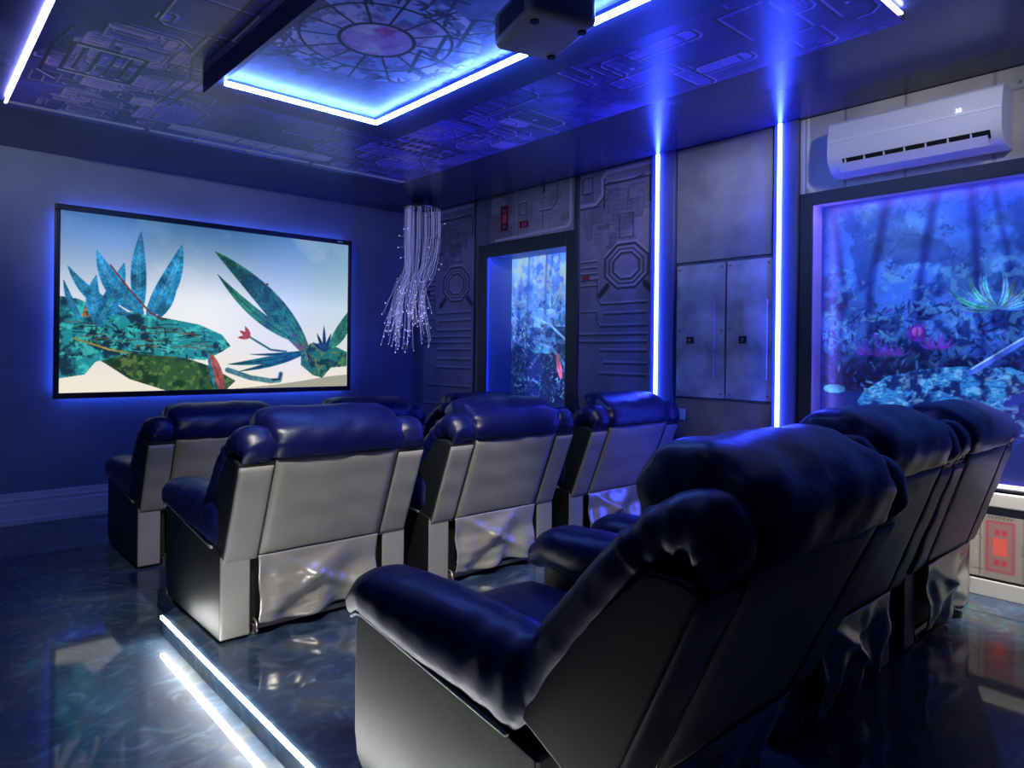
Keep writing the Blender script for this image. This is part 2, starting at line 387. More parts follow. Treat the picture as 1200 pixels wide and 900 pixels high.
# wall panels: canvas x runs from the far end (large y) towards the camera, canvas y is height; laid 3 mm proud of a 20 mm board
M['mural'] = art('printed_panel', rough=0.38, spec=0.5)
M['mural_edge'] = plain('panel_edge', (0.05, 0.05, 0.06), 0.5)
def wall_panel(name, label, y_far, y_near, z0, z1, paint, res=110, x=XR, th=0.018, group=None):
    o = MB().box((x-th+0.002, y_near, z0), (x, y_far, z1)).build(name, M['mural_edge'])
    tag(o, label, 'wall panel', group)
    cv = Canvas(y_far-y_near, z1-z0, int((y_far-y_near)*res)+2, int((z1-z0)*res)+2); paint(cv)
    cv.mesh('printed_face', M['mural'], (x-th, y_far, z0), (0, -1, 0), (0, 0, 1), o)
    return o
BASE = (132, 128, 146)
def paint_hatch(cv, flip=False):
    W_, H_ = cv.w, cv.h; N = fbm(cv.X, cv.Y, 2.0, 5); cv.c[:] = np.array(BASE) * (0.75 + 0.5*N)[..., None]
    b = BASE; z = lambda zz: zz - (ZC - H_)
    greeble(cv, 11, b, 26, y0=z(2.2), y1=z(2.75), smin=0.05, smax=0.2, x0=0.04)
    groove(cv, [(0.27, z(2.55)), (0.27, z(2.74)), (W_-0.03, z(2.74)), (W_-0.03, z(2.55))], b, 0.016)
    cv.line([(0.0, z(2.60)), (0.18, z(2.60)), (0.25, z(2.66)), (0.25, z(2.80)), (0.29, z(2.84)), (W_-0.02, z(2.84))], 0.03, [q*1.45 for q in b]); cv.line([(0.0, z(2.575)), (0.19, z(2.575)), (0.27, z(2.65)), (0.27, z(2.79))], 0.012, [q*0.35 for q in b])
    groove(cv, [(0.03, z(2.70)), (0.14, z(2.70)), (0.14, z(2.83)), (0.03, z(2.83))], b, 0.012, True)
    cv.line([(0.30, z(2.755)), (0.5, z(2.735)), (W_-0.08, z(2.76))], 0.008, [q*0.4 for q in b])
    cx, cz = W_*0.66, z(2.06)
    for R_, wd in ((0.235, 0.02), (0.185, 0.014), (0.14, 0.018)):
        pts = [(cx+R_*1.0*math.cos(a), cz+R_*0.8*math.sin(a)) for a in [math.radians(22.5+45*k) for k in range(8)]]
        groove(cv, pts, b, wd, True)
    for s_ in (-1, 1): cv.line([(cx+s_*0.19, cz-0.15), (cx+s_*0.27, cz-0.22)], 0.05, [q*0.4 for q in b])
    groove(cv, [(cx-.07, cz+.23), (cx-.07, cz+.42), (cx+.07, cz+.42), (cx+.07, cz+.23)], b, 0.01, True)
    for zz, xa in ((1.76, .24), (1.68, .28), (1.58, .24), (1.51, 0.0), (1.45, 0.0), (1.38, .24), (1.28, .28), (1.19, .24), (1.0, .1), (0.8, 0), (0.62, .2)):
        groove(cv, [(xa, z(zz)), (W_-0.05, z(zz))], b, 0.016)
    groove(cv, [(.24, z(1.76)), (.2, z(1.82)), (.2, z(1.98)), (.05, z(1.98))], b, 0.012); groove(cv, [(.24, z(1.58)), (.2, z(1.62)), (.2, z(1.70)), (.02, z(1.70))], b, 0.012)
    for k in range(5): groove(cv, [(.02, z(2.12-.05*k)), (.2, z(2.12-.05*k))], b, 0.012)
    cv.poly([(.03, z(1.98)), (.12, z(1.98)), (.12, z(2.02)), (.03, z(2.02))], (150, 50, 70))
    cv.c *= (0.9 + 0.2*fbm(cv.X, cv.Y, 9, 8))[..., None]
    if flip: cv.c = cv.c[:, ::-1].copy()
def paint_over(cv):
    b = (168, 165, 178); cv.c[:] = np.array(b) * (0.8 + 0.4*fbm(cv.X, cv.Y, 3, 15))[..., None]; W_, H_ = cv.w, cv.h
    cv.mix((cv.X < 0.34).astype(float), (110, 92, 92), 0.6)
    greeble(cv, 5, b, 16, smin=0.05, smax=0.2)
    indicator(cv, 0.17, 0.10, 0.11, 0.24)
    indicator(cv, 0.44, 0.10, 0.12, 0.06, (230, 60, 110))
    groove(cv, [(0.44, 0.22), (0.53, 0.22), (0.53, 0.33), (0.44, 0.33)], b, 0.01, True)
    for xx in (0.36, 0.75, 0.42): groove(cv, [(xx, 0), (xx, H_)], b, 0.008)
    groove(cv, [(0.70, 0.22), (0.86, 0.22), (0.93, 0.29), (0.93, 0.44)], b, 0.012)
    cv.poly([(0.75, .38), (.775, .38), (.775, .45), (.75, .45)], (25, 25, 30))
    cv.line([(W_-0.05, H_), (W_-0.05, 0.08), (W_-0.09, 0.04), (0.1, 0.02)], 0.022, (205, 205, 225))
def paint_low(cv):
    b = (176, 170, 160); cv.c[:] = np.array(b) * (0.85 + 0.3*fbm(cv.X, cv.Y, 3, 25))[..., None]; W_, H_ = cv.w, cv.h
    greeble(cv, 9, b, 34, smin=0.04, smax=0.16, lw=0.005)
    xr = W_ - (0.93 + 0.68)   # the red warning light
    X = 4.0 - 1.05
    for xx in (0.9, 1.9, 2.95, 3.9):
        cv.poly([(xx-.02, 0.0), (xx+.15, 0.0), (xx+.15, .345), (xx-.02, .345)], [q*0.92 for q in b]); indicator(cv, xx, 0.04, 0.12, 0.26, (250, 110, 100), (168, 128, 124))
        for k in range(7): cv.line([(xx+.005+.017*k, .318), (xx+.013+.017*k, .328)], .006, (90, 80, 80))
        cv.line([(xx-.03, 0.01), (xx-.03, .345)], .006, [q*.6 for q in b]); cv.line([(xx+.16, 0.01), (xx+.16, .345)], .006, [q*.6 for q in b])
    for xx in (0.55, 1.5, 2.7, 3.5): groove(cv, [(xx, .1), (xx+.1, .1), (xx+.1, .31), (xx, .31)], b, .007, True)
def paint_top(cv):
    b = (190, 186, 180); cv.c[:] = np.array(b) * (0.86 + 0.28*fbm(cv.X, cv.Y, 3, 35))[..., None]; W_, H_ = cv.w, cv.h
    for xx in (0.04, 0.28, 0.62, 1.05, 1.5, 1.95): groove(cv, [(xx, 0.03), (xx, H_)], b, 0.009)
    cv.line([(0.3, .40), (0.5, .36), (0.9, .42), (1.6, .38), (2.2, .42)], 0.006, [q*.5 for q in b])
    for k in range(14): cv.disc(0.2 + .16*k, .44, .008, [q*.45 for q in b])
    cv.line([(0.05, H_), (0.05, 0.09), (0.1, 0.035), (W_, 0.035)], 0.016, [q*1.3 for q in b]); cv.line([(0.022, H_), (0.022, 0.0)], 0.02, (215, 215, 235))
wall_panel('wall_panel', 'tall printed hatch panel in the far corner behind the fibre optic lamp', 6.30, 5.43, 0.19, ZC-0.004, lambda c: paint_hatch(c, False), 90)
wall_panel('wall_panel', 'grey printed control panel with red indicators above the narrow light box', 5.20, 4.06, 2.415, ZC-0.004, paint_over, 150)
wall_panel('wall_panel', 'tall printed hatch panel with octagon between the narrow light box and the blue strip', 4.00, 3.24, 0.19, ZC-0.004, lambda c: paint_hatch(c, False), 120)
wall_panel('wall_panel', 'pale printed panel strip behind the air conditioner', 2.085, -0.65, 2.345, ZC-0.004, paint_top, 110)
wall_panel('wall_panel', 'low pale printed panel with red warning light under the large light box', 4.0, -0.65, 0.19, 0.56, paint_low, 130, th=0.012)
sl = MB().box((XR-0.028, -0.65, 0.565), (XR, 2.08, 0.645)).build('window_ledge', M['white_trim'], bevel=0.01)
tag(sl, 'long grey ledge under the large jungle light box', 'ledge')
fr = MB().box((XR-0.03, 4.005, 0.19), (XR, 4.055, ZC-0.004)).build('wall_batten', M['mural_edge'], bevel=0.004); tag(fr, 'thin dark vertical batten right of the narrow light box', 'batten')
tag(MB().box((XR-0.022, 2.27, 2.03), (XR, 3.02, ZC-0.004)).build('metal_wall_panel', M['metal_panel'], bevel=0.004), 'plain grey brushed metal panel above the two cabinet doors', 'wall panel')
tag(MB().box((XR-0.016, 2.27, 0.19), (XR, 3.02, 1.03)).build('metal_wall_panel', M['rust'], bevel=0.004), 'brown weathered metal panel below the two cabinet doors', 'wall panel')
# electrical cabinet doors
def cabinet(y0, y1, label, inner):
    r_ = empty('electrical_cabinet', (XR, (y0+y1)/2, 1.05)); w_ = (y1-y0); tag(r_, label, 'cabinet', 'grey metal cabinets between the blue strips')
    MB().box((-0.03, -w_/2+.004, 0), (0, w_/2-.004, 0.955)).build('body', M['cab'], r_, bevel=0.004)
    d = MB().box((-0.042, inner[0], 0.14), (-0.03, inner[1], 0.68)).build('door', M['cab'], r_, bevel=0.004)
    d2 = MB().rbox((-0.052, inner[2]-.03, 0.385), (-0.042, inner[2]+.03, 0.435), .006).build('latch', M['black'], r_, smooth=True)
    MB().box((-0.058, inner[2]-.010, 0.398), (-0.052, inner[2]+.006, 0.422)).build('keyhole_plate', M['steel'], r_)
    for sy in (-1, 1):
        for zz in (0.03, 0.48, 0.925):
            v, f = sweep([(-0.034, sy*(w_/2-.03), zz), (-0.028, sy*(w_/2-.03), zz)], 0.008, seg=8, up=(0, 1, 0), ncap=2)
            MB().add(v, f).build('screw', M['steel'], r_, smooth=True)
cabinet(2.605, 3.01, 'left grey metal cabinet door with small latch, beside the first blue light strip', (-.12, .09, .07))
cabinet(2.255, 2.598, 'right grey metal cabinet door with small latch, beside the second blue light strip', (-.14, .03, .035))
# pilasters with vertical light strips
for i, (y0, y1, ys, lab) in enumerate([(3.03, 3.235, 3.172, 'left'), (2.09, 2.25, 2.205, 'right')]):
    struct(MB().box((XR-0.05, y0, 0.19), (XR, y1, ZC-0.002)), 'trim_%d' % (2+i), M['groove'], bevel=0.004)
    s_ = MB().box((XR-0.064, ys-0.011, 0.25), (XR-0.050, ys+0.011, ZC-0.004)).build('light_strip', emit('blue_strip', LED_WALL))
    tag(s_, ('vertical glowing blue white light strip left of the metal cabinets' if i == 0 else 'vertical glowing blue white light strip right of the metal cabinets'), 'light strip', 'vertical light strips on the right wall')
# wall socket
so = MB().rbox((XR-0.03, 2.93, 0.875), (XR-0.016, 3.0, 0.955), .004).build('wall_socket', M['white'], smooth=True); tag(so, 'small white socket plate on the brown panel below the cabinets', 'socket')

# ------------------------------------------------------------------ jungle light boxes
def jungle(cv, seed, big):
    r = random.Random(seed); W_, H_ = cv.w, cv.h; X, Y = cv.X, cv.Y
    n1 = fbm(X, Y, 2.2, seed); cv.tex = .45 + 1.1*fbm(X, Y, 11, seed+9); n2 = fbm(X, Y, 7, seed+1); n3 = fbm(X, Y, 22, seed+2, 3)
    top = np.array((52, 92, 205.)); mid = np.array((80, 130, 225.)); low = np.array((12, 26, 92.))
    t = np.clip(Y/H_, 0, 1)[..., None]
    cv.c[:] = np.where(t > 0.5, mid*(1-(t-.5)*2) + top*(t-.5)*2, low*(1-t*2) + mid*(t*2))
    cv.c *= (0.45 + 1.1*n1)[..., None]
    for k in range(26 if big else 14):      # blurred foliage lights
        x, y = r.uniform(0, W_), r.uniform(H_*.5, H_); s_ = r.uniform(.03, .11)
        cv.disc(x, y, s_, (140, 205, 250), 0.5, soft=s_)
    if big: cv.disc(W_*.22, H_*.85, .35, (150, 200, 245), .55, soft=.35); cv.disc(W_*.42, H_*.72, .3, (120, 180, 240), .45, soft=.3)
    for k in range(9 if big else 4):
        x = W_*(k+.5+r.uniform(-.35, .35))/(9 if big else 4); wd = r.uniform(.02, .05)
        cv.line([(x, H_*.4), (x+r.uniform(-.05, .05), H_*.65), (x+r.uniform(-.1, .1), H_)], wd, (22, 38, 130), 0.6, soft=.035)
    m = np.clip((n2-0.47)*9, 0, 1) * np.clip(1.3 - Y/H_*1.1, 0, 1); cv.mix(m, (14, 30, 96), .8)
    m = np.clip((n3-0.58)*12, 0, 1) * (Y < H_*.75) * (Y > H_*.2); cv.mix(m, (110, 175, 225), .5)
    low_m = np.clip((H_*.48 - Y)/(H_*.12), 0, 1); cv.mix(low_m*np.clip(.4+n2, 0, 1), (8, 16, 60), .8)
    cv.mix(np.clip((.12-np.abs(fbm(X, Y, 9, seed+7)-.5)*6)*8, 0, 1)*(Y > H_*.3), (30, 50, 150), .6)
    for k in range(2600 if big else 900):
        y = H_*(.10+.50*r.random()**1.2); x = r.uniform(0, W_); L = r.uniform(.012, .06); a = r.uniform(.1, 3.0)
        c = r.choice(((18, 34, 104), (22, 44, 120), (10, 20, 70), (60, 110, 190), (14, 28, 90), (70, 60, 170), (40, 100, 150), (8, 14, 60), (110, 160, 215)))
        cv.leaf((x, y), (x+L*math.cos(a), y+L*math.sin(a)), L*.28, c, a=.7*min(1, 1.25-y/H_))
def fern(cv, x, y, L, n, c, c2, spread=1.25, seed=0):
    r = random.Random(seed)
    for k in range(n):
        a = math.pi/2 + spread*(2*k/(n-1)-1) + r.uniform(-.06, .06); l = L*r.uniform(.6, 1.08)
        cv.leaf((x, y), (x+l*math.cos(a), y+l*math.sin(a)*.85), L*.085, [q*r.uniform(.6, 1.1) for q in c], c2, bend=.25*(-1 if a < math.pi/2 else 1))
def paint_w2(cv):
    W_, H_ = cv.w, cv.h; px = lambda y: 2.03 + .04 - y; pz = lambda z: z - W2[2]
    jungle(cv, 41, True)
    fern(cv, px(1.10), pz(1.62), .27, 15, (140, 200, 225), (60, 110, 190), seed=2)
    fern(cv, px(.42), pz(1.55), .35, 11, (95, 165, 225), (40, 90, 180), seed=4)
    fern(cv, px(1.75), pz(1.36), .15, 14, (120, 105, 205), (70, 50, 170), seed=3)
    fern(cv, px(1.62), pz(1.36), .10, 12, (120, 90, 190), (90, 60, 170), seed=5)
    fern(cv, px(1.40), pz(1.40), .12, 12, (110, 80, 190), (90, 60, 170), seed=6)
    cv.disc(px(1.50), pz(1.49), .05, (90, 60, 180)); cv.disc(px(1.50), pz(1.50), .028, (150, 100, 200)); 
    for q in (-.03, 0, .03): cv.line([(px(1.5)+q, pz(1.45)), (px(1.5)+q*1.4, pz(1.54))], .006, (110, 50, 150))
    # mossy boulders beside a pond
    def rock(pts, c, c2, s):
        ins = cv.poly(pts, c); n = fbm(cv.X, cv.Y, 14, s); cv.mix(ins*np.clip((n-.5)*9, 0, 1), c2, .85); n = fbm(cv.X, cv.Y, 30, s+1); cv.mix(ins*np.clip((n-.55)*12, 0, 1), (150, 205, 240), .6); n = fbm(cv.X, cv.Y*2.5, 45, s+2); cv.mix(ins*np.clip((n-.5)*8, 0, 1), (40, 70, 150), .55)
    cv.poly([(0, 0), (W_, 0), (W_, pz(1.12)), (px(1.2), pz(1.10)), (0, pz(1.14))], (24, 62, 150), .8)
    for x, z, a in ((1.98, 1.14, .07), (1.9, 1.0, .05), (1.96, .86, .08), (1.7, .82, .09)): cv.disc(px(x), pz(z), a, (110, 190, 230), .75, ry=a*.4)
    rock([(px(1.84), pz(1.06)), (px(1.80), pz(1.13)), (px(1.66), pz(1.23)), (px(1.45), pz(1.28)), (px(1.25), pz(1.30)), (px(1.05), pz(1.30)), (px(.8), pz(1.20)), (px(.8), pz(.98)), (px(1.4), pz(.98)), (px(1.75), pz(1.0))], (70, 150, 215), (20, 40, 110), 71)
    rock([(px(1.15), pz(.9)), (px(1.05), pz(1.14)), (px(.85), pz(1.24)), (px(.5), pz(1.26)), (px(.2), pz(1.1)), (px(.1), pz(.9))], (50, 66, 175), (30, 40, 130), 75)
    cv.line([(px(1.22), pz(1.27)), (px(1.0), pz(1.43)), (px(.8), pz(1.56)), (px(.5), pz(1.75))], .035, (80, 110, 215)); cv.line([(px(1.22), pz(1.285)), (px(1.0), pz(1.445)), (px(.5), pz(1.765))], .008, (150, 190, 245))
    d = np.minimum(np.minimum(cv.X, W_-cv.X), np.minimum(cv.Y, H_-cv.Y)); cv.mix(np.clip(1-d/.03, 0, 1), (40, 40, 190), .7)
    cv.c = 255*1.12*(np.clip(cv.c, 0, 255)/255)**1.35*np.array((.95, .97, 1.0))
def paint_w1(cv):
    W_, H_ = cv.w, cv.h; jungle(cv, 17, False); z = lambda q: q - W1[2]
    cv.mix(np.clip((cv.Y-z(1.75))/.3, 0, 1)*np.clip((fbm(cv.X, cv.Y, 6, 4)-.35)*3, 0, 1), (120, 165, 205), .75)
    cv.mix(np.clip((cv.Y-z(1.75))/.3, 0, 1)*np.clip((fbm(cv.X, cv.Y, 14, 6)-.52)*8, 0, 1), (150, 175, 160), .6)
    for k, xx in enumerate((.2, .42, .78)): cv.line([(W_*xx, z(1.5)), (W_*(xx+.03), z(2.3))], .03, (60, 84, 130), .6)
    q_ = random.Random(9)
    for k in range(420):
        x, y = q_.uniform(0, W_), q_.uniform(z(.85), z(1.85)); L = q_.uniform(.02, .07); a = q_.uniform(.1, 3.0)
        cv.leaf((x, y), (x+L*math.cos(a), y+L*math.sin(a)), L*.3, q_.choice(((14, 40, 70), (30, 80, 110), (90, 150, 180), (60, 130, 130), (20, 30, 60), (110, 110, 150))), a=.75)
    cv.mix((cv.Y < z(1.6))*np.clip((fbm(cv.X, cv.Y, 12, 3)-.4)*4, 0, 1), (10, 28, 70), .7)
    fern(cv, W_*.50, z(1.78), .20, 9, (90, 150, 205), (30, 70, 140), seed=12); fern(cv, W_*.72, z(1.62), .2, 10, (80, 140, 190), (30, 70, 140), seed=13)
    fern(cv, W_*.40, z(1.36), .22, 10, (90, 170, 215), (30, 70, 150), seed=14); fern(cv, W_*.75, z(1.18), .2, 11, (110, 160, 220), (30, 70, 140), seed=15)
    fern(cv, W_*.85, z(1.42), .1, 8, (170, 100, 160), (110, 60, 140), seed=18)
    cv.line([(W_*.25, z(1.72)), (W_*.5, z(1.62)), (W_*.68, z(1.48))], .022, (90, 140, 190)); cv.line([(W_*.3, z(1.46)), (W_*.52, z(1.40)), (W_*.70, z(1.22))], .03, (70, 110, 170))
    cv.leaf((W_*.64, z(1.10)), (W_*.58, z(1.36)), .06, (180, 90, 130), (120, 60, 110))
    for k in range(4): cv.disc(W_*(.35+.15*k), z(1.5-.02*k), .09, (90, 160, 225), .3, ry=.025)
def light_box(name, label, Wd, depth, paint, res, led, fr_w, jamb_mat, gain):
    y0, y1, z0, z1 = Wd; root = empty(name, (XR, (y0+y1)/2, z0)); tag(root, label, 'light box')
    yc = (y0+y1)/2
    f = MB(); t = 0.022
    lp = 0.026; zb = -.004
    f.box((-t, y1-yc-lp, zb), (0, y1-yc+fr_w, z1-z0+fr_w)); f.box((-t, y0-yc-fr_w, zb), (0, y0-yc+lp, z1-z0+fr_w)); f.box((-t, y0-yc+lp, z1-z0-lp), (0, y1-yc-lp, z1-z0+fr_w)); f.box((-t, y0-yc+lp, zb), (0, y1-yc-lp, 0.008))
    f.build('outer_frame', M['dark_frame'], root, bevel=0.004)
    g = MB(); q = 0.006; h_ = z1-z0; a, b = y0-yc, y1-yc
    g.box((0, b-q, 0), (depth, b, h_)); g.box((0, a, 0), (depth, a+q, h_)); g.box((0, a+q, h_-q), (depth, b-q, h_)); g.box((0, a+q, 0), (depth, b-q, q))
    g.build('reveal', jamb_mat, root)
    s_ = MB(); e = 0.007
    s_.box((0.001, b-q-e, q), (0.007, b-q, h_-q)); s_.box((0.001, a+q, h_-q-e), (0.007, b-q-e, h_-q)); s_.box((0.001, a+q, q), (0.007, a+q+e, h_-q-e))
    s_.build('light_strip', emit('box_strip', led), root)
    cv = Canvas(y1-y0-2*q, h_-2*q, int((y1-y0)*res), int(h_*res)); paint(cv)
    m = art('backlit_print', strength=gain, rough=0.3)
    cv.mesh('backlit_picture', m, (depth-0.004, b-q, q), (0, -1, 0), (0, 0, 1), root)
light_box('jungle_light_box', 'narrow glowing jungle picture in a deep dark frame between the hatch panels', W1, 0.34, paint_w1, 170, LED_WIN1, 0.10, M['jamb_blue'], 1.5)
light_box('jungle_light_box', 'large glowing jungle picture with ferns and mossy boulders under the air conditioner', W2, 0.17, paint_w2, 190, LED_WIN2, 0.055, M['jamb'], 0.9)

# ------------------------------------------------------------------ ceiling: printed panel, tray, light strips
M['ceil_art'] = art('printed_ceiling', rough=0.30, spec=0.5)
cx0, cx1, cy0, cy1, cz = 0.50, 3.31, 1.13, 5.23, 2.83
ce = struct(MB().box((cx0, cy0, cz+0.002), (cx1, cy1, ZC)), 'ceiling_panel', M['soffit_dark'])
def paint_ceiling(cv):
    b = (165, 158, 222); X, Y = cv.X, cv.Y; W_, H_ = cv.w, cv.h
    cv.c[:] = np.array(b) * (0.5 + 0.6*fbm(X, Y, 1.5, 51))[..., None]
    cv.mix(np.clip((fbm(X, Y, 3, 52)-.5)*5, 0, 1), (100, 104, 150), .5)
    greeble(cv, 21, b, 120, smin=.05, smax=.4, lw=.013, dark=.35, light=1.5)
    greeble(cv, 22, (215, 190, 235), 60, smin=.04, smax=.22, lw=.009, x0=0, x1=.8, y0=2.4, y1=4.0)
    greeble(cv, 23, (205, 180, 230), 50, smin=.04, smax=.22, lw=.009, x0=2.0, x1=2.8, y0=2.0, y1=4.0)
    # vent grille at the left
    gx, gy = .14, 2.78
    groove(cv, [(gx, gy), (gx+.32, gy), (gx+.32, gy+.42), (gx, gy+.42)], (205, 175, 220), .02, True)
    for k in range(4): groove(cv, [(gx+.05+.07*k, gy+.05), (gx+.05+.07*k, gy+.37)], (205, 175, 220), .018)
    groove(cv, [(gx-.04, gy-.2), (gx-.08, gy+.1), (gx-.08, gy+.5), (gx, gy+.58)], (205, 175, 220), .018)
    for q in (.62, .68): groove(cv, [(q, 1.2), (q, 2.6), (q+.08, 2.9), (q+.05, 3.4)], b, .014)
    groove(cv, [(1.0, 3.72), (1.95, 3.72), (1.95, 3.88), (1.0, 3.88)], (225, 215, 230), .012, True); cv.poly([(.85, 3.74), (2.0, 3.74), (2.0, 3.87), (.85, 3.87)], (235, 228, 235), .7)
    for q in (1.3, 1.55, 1.8): groove(cv, [(q, 3.74), (q, 3.87)], (225, 215, 230), .01)
    for a, c in ((.02, .72), (.8, 1.9), (1.98, 2.78)): cv.line([(a, 4.0), (c, 4.0)], .055, (235, 235, 250)); cv.line([(a+.02, 4.02), (c-.03, 4.0)], .012, (255, 250, 255))
    for k in range(30): 
        x = 2.05+.06*(k % 10); y = 2.9+.12*(k//10); cv.poly([(x, y), (x+.04, y), (x+.04, y+.07), (x, y+.07)], (70, 60, 110), .8)
    dist = np.clip((Y-1.2)/2.0, 0, 1)
    for k in range(26):
        r_ = random.Random(k); x, y = r_.uniform(1.9, 2.75), r_.uniform(.1, 1.9)
        for j in range(5):
            a = r_.uniform(0, 6.28); cv.leaf((x, y), (x+.14*math.cos(a), y+.14*math.sin(a)), .03, (90, 90, 160), a=.45)
cv = Canvas(cx1-cx0, cy1-cy0, 380, 550); paint_ceiling(cv); cv.c = 255*1.55*(np.clip(cv.c, 0, 255)/255)**2.1
pc = cv.mesh('ceiling_print', M['ceil_art'], (cx0, cy0, cz), (1, 0, 0), (0, 1, 0), ce); 
bmx = bmesh.new(); bmx.from_mesh(pc.data); bmesh.ops.reverse_faces(bmx, faces=bmx.faces); bmx.to_mesh(pc.data); bmx.free()
# central tray
tx0, tx1, ty0, ty1, tz = 1.22, 2.40, 1.10, 3.87, 2.72
ix0, ix1, iy0, iy1 = 1.245, 2.12, 1.35, 3.62
M['tray'] = plain('tray_paint', (0.05, 0.06, 0.20), 0.35, bump=(40, .1, .004))
tr = MB()
tr.box((tx0, ty0, tz), (ix0, ty1, cz)); tr.box((ix1, ty0, tz), (tx1, ty1, cz)); tr.box((ix0, ty0, tz), (ix1, iy0, cz)); tr.box((ix0, iy1, tz), (ix1, ty1, cz))
tray = struct(tr, 'trim_4', M['tray'])
def paint_round(cv):
    W_, H_ = cv.w, cv.h; X, Y = cv.X, cv.Y; cx, cy = 1.60-ix0, 2.72-iy0
    n = fbm(X, Y, 5, 61); n2 = fbm(X, Y, 16, 62)
    cv.c[:] = np.array((95, 105, 170.)) * (.6+.8*n2)[..., None]
    r_ = np.hypot(X-cx, Y-cy); th = np.arctan2(Y-cy, X-cx)
    ins = np.clip((.47-r_)/.006, 0, 1); cv.mix(ins, (170, 190, 240)); cv.mix(ins*np.clip((n-.45)*6, 0, 1), (235, 225, 250), .85); cv.mix(ins*np.clip((n2-.5)*8, 0, 1), (60, 66, 130), .6)
    cv.mix(ins*np.clip(1-np.abs(r_-.25)/.12, 0, 1)*np.clip((fbm(X, Y, 6, 66)-.5)*8, 0, 1), (150, 100, 170), .8)
    sp = np.abs(((th*14/(2*math.pi)) + .5) % 1 - .5) * 2*math.pi/14 * r_
    cv.mix(np.clip((.007-sp)/.003, 0, 1)*(r_ < .47)*(r_ > .155), (16, 16, 34))
    for R_, wd in ((.165, .018), (.335, .013)): cv.mix(np.clip((wd/2-np.abs(r_-R_))/.004+.5, 0, 1), (16, 16, 34))
    ctr = np.clip((.155-r_)/.006, 0, 1); cv.mix(ctr, (215, 170, 235)); cv.mix(ctr*np.clip((fbm(X, Y, 7, 63)-.42)*5, 0, 1), (250, 245, 255)); cv.mix(ctr*np.clip((fbm(X, Y, 8, 65)-.55)*6, 0, 1), (190, 60, 150), .8)
    for k in range(60):
        q = random.Random(k+200); a = q.uniform(0, 6.28); R_ = q.uniform(.36, .62); x, y = cx+R_*math.cos(a), cy+R_*math.sin(a)
        for j in range(5):
            b = q.uniform(0, 6.28); cv.leaf((x, y), (x+.07*math.cos(b), y+.07*math.sin(b)), .016, (24, 26, 62), a=.8)
    for k in range(3): cv.line([(cx+.42, cy-.6+.3*k), (cx+.2, cy-.45+.2*k), (cx+.3, cy-.2+.2*k)], .02, (18, 20, 44), .8)
cv = Canvas(ix1-ix0, iy1-iy0, 230, 560); paint_round(cv)
M['tray_art'] = art('printed_tray', rough=.4, spec=.4)
pi_ = cv.mesh('round_window_print', M['tray_art'], (ix0, iy0, 2.742), (1, 0, 0), (0, 1, 0), tray)
bmx = bmesh.new(); bmx.from_mesh(pi_.data); bmesh.ops.reverse_faces(bmx, faces=bmx.faces); bmx.to_mesh(pi_.data); bmx.free()
def strip(a, b, led, label, group=None):
    o = MB().box(a, b).build('light_strip', emit('strip_glow', led)); tag(o, label, 'light strip', group); return o
strip((ix0, iy1-.020, 2.700), (ix1+.014, iy1-.002, 2.7195), LED_TRAY, 'glowing white strip along the far edge of the ceiling tray', 'ceiling tray strips')
strip((ix1-.004, iy0, 2.700), (ix1+.014, iy1-.022, 2.7195), LED_TRAY, 'glowing white strip along the right edge of the ceiling tray', 'ceiling tray strips')
strip((cx0-.010, cy0, 2.846), (cx0-.002, cy1, 2.854), LED_EDGE, 'glowing strip along the left edge of the printed ceiling', 'printed ceiling edge strips')
strip((cx0, cy0-.010, 2.846), (cx1-.05, cy0-.002, 2.854), LED_EDGE, 'glowing strip along the near edge of the printed ceiling', 'printed ceiling edge strips')
# platform strip
strip((0.945, 0.90, 0.084), (0.954, 3.515, 0.096), LED_STEP, 'bright white light strip along the edge of the seating platform')

# added fill spotlights, out of view, put in to brighten chair backs and walls
for i, (p, t, wt, cone, bl, c, lab) in enumerate(SPOTS):
    r_ = empty('added_fill_spot', p); tag(r_, lab, 'spotlight', 'added fill spotlights')
    d = (Vector(t)-Vector(p)).normalized(); top = (cz if (cx0 < p[0] < cx1 and cy0 < p[1] < cy1) else ZC) - p[2]
    if top > 0.003:
        v, f = sweep([(0, 0, top-.002), (0, 0, top-.010)], 0.04, seg=20, caps=False); MB().add(v, f).build('mounting_plate', M['white'], r_, smooth=False)
    q = d*0.05
    v, f = sweep([tuple(-d*.01), tuple(d*.06)], 0.032, seg=20, caps=False)
    v = np.array(v); MB().add(v, f[:-1]).build('lamp_housing', M['white'], r_, smooth=False)
    L = bpy.data.lights.new('spot', 'SPOT'); L.energy = wt; L.spot_size = math.radians(cone); L.spot_blend = bl; L.color = c; L.shadow_soft_size = 0.03
    lo = bpy.data.objects.new('spot_lamp', L); col.objects.link(lo); lo.location = tuple(Vector(p) + d*.075); lo.rotation_euler = d.to_track_quat('-Z', 'Y').to_euler()

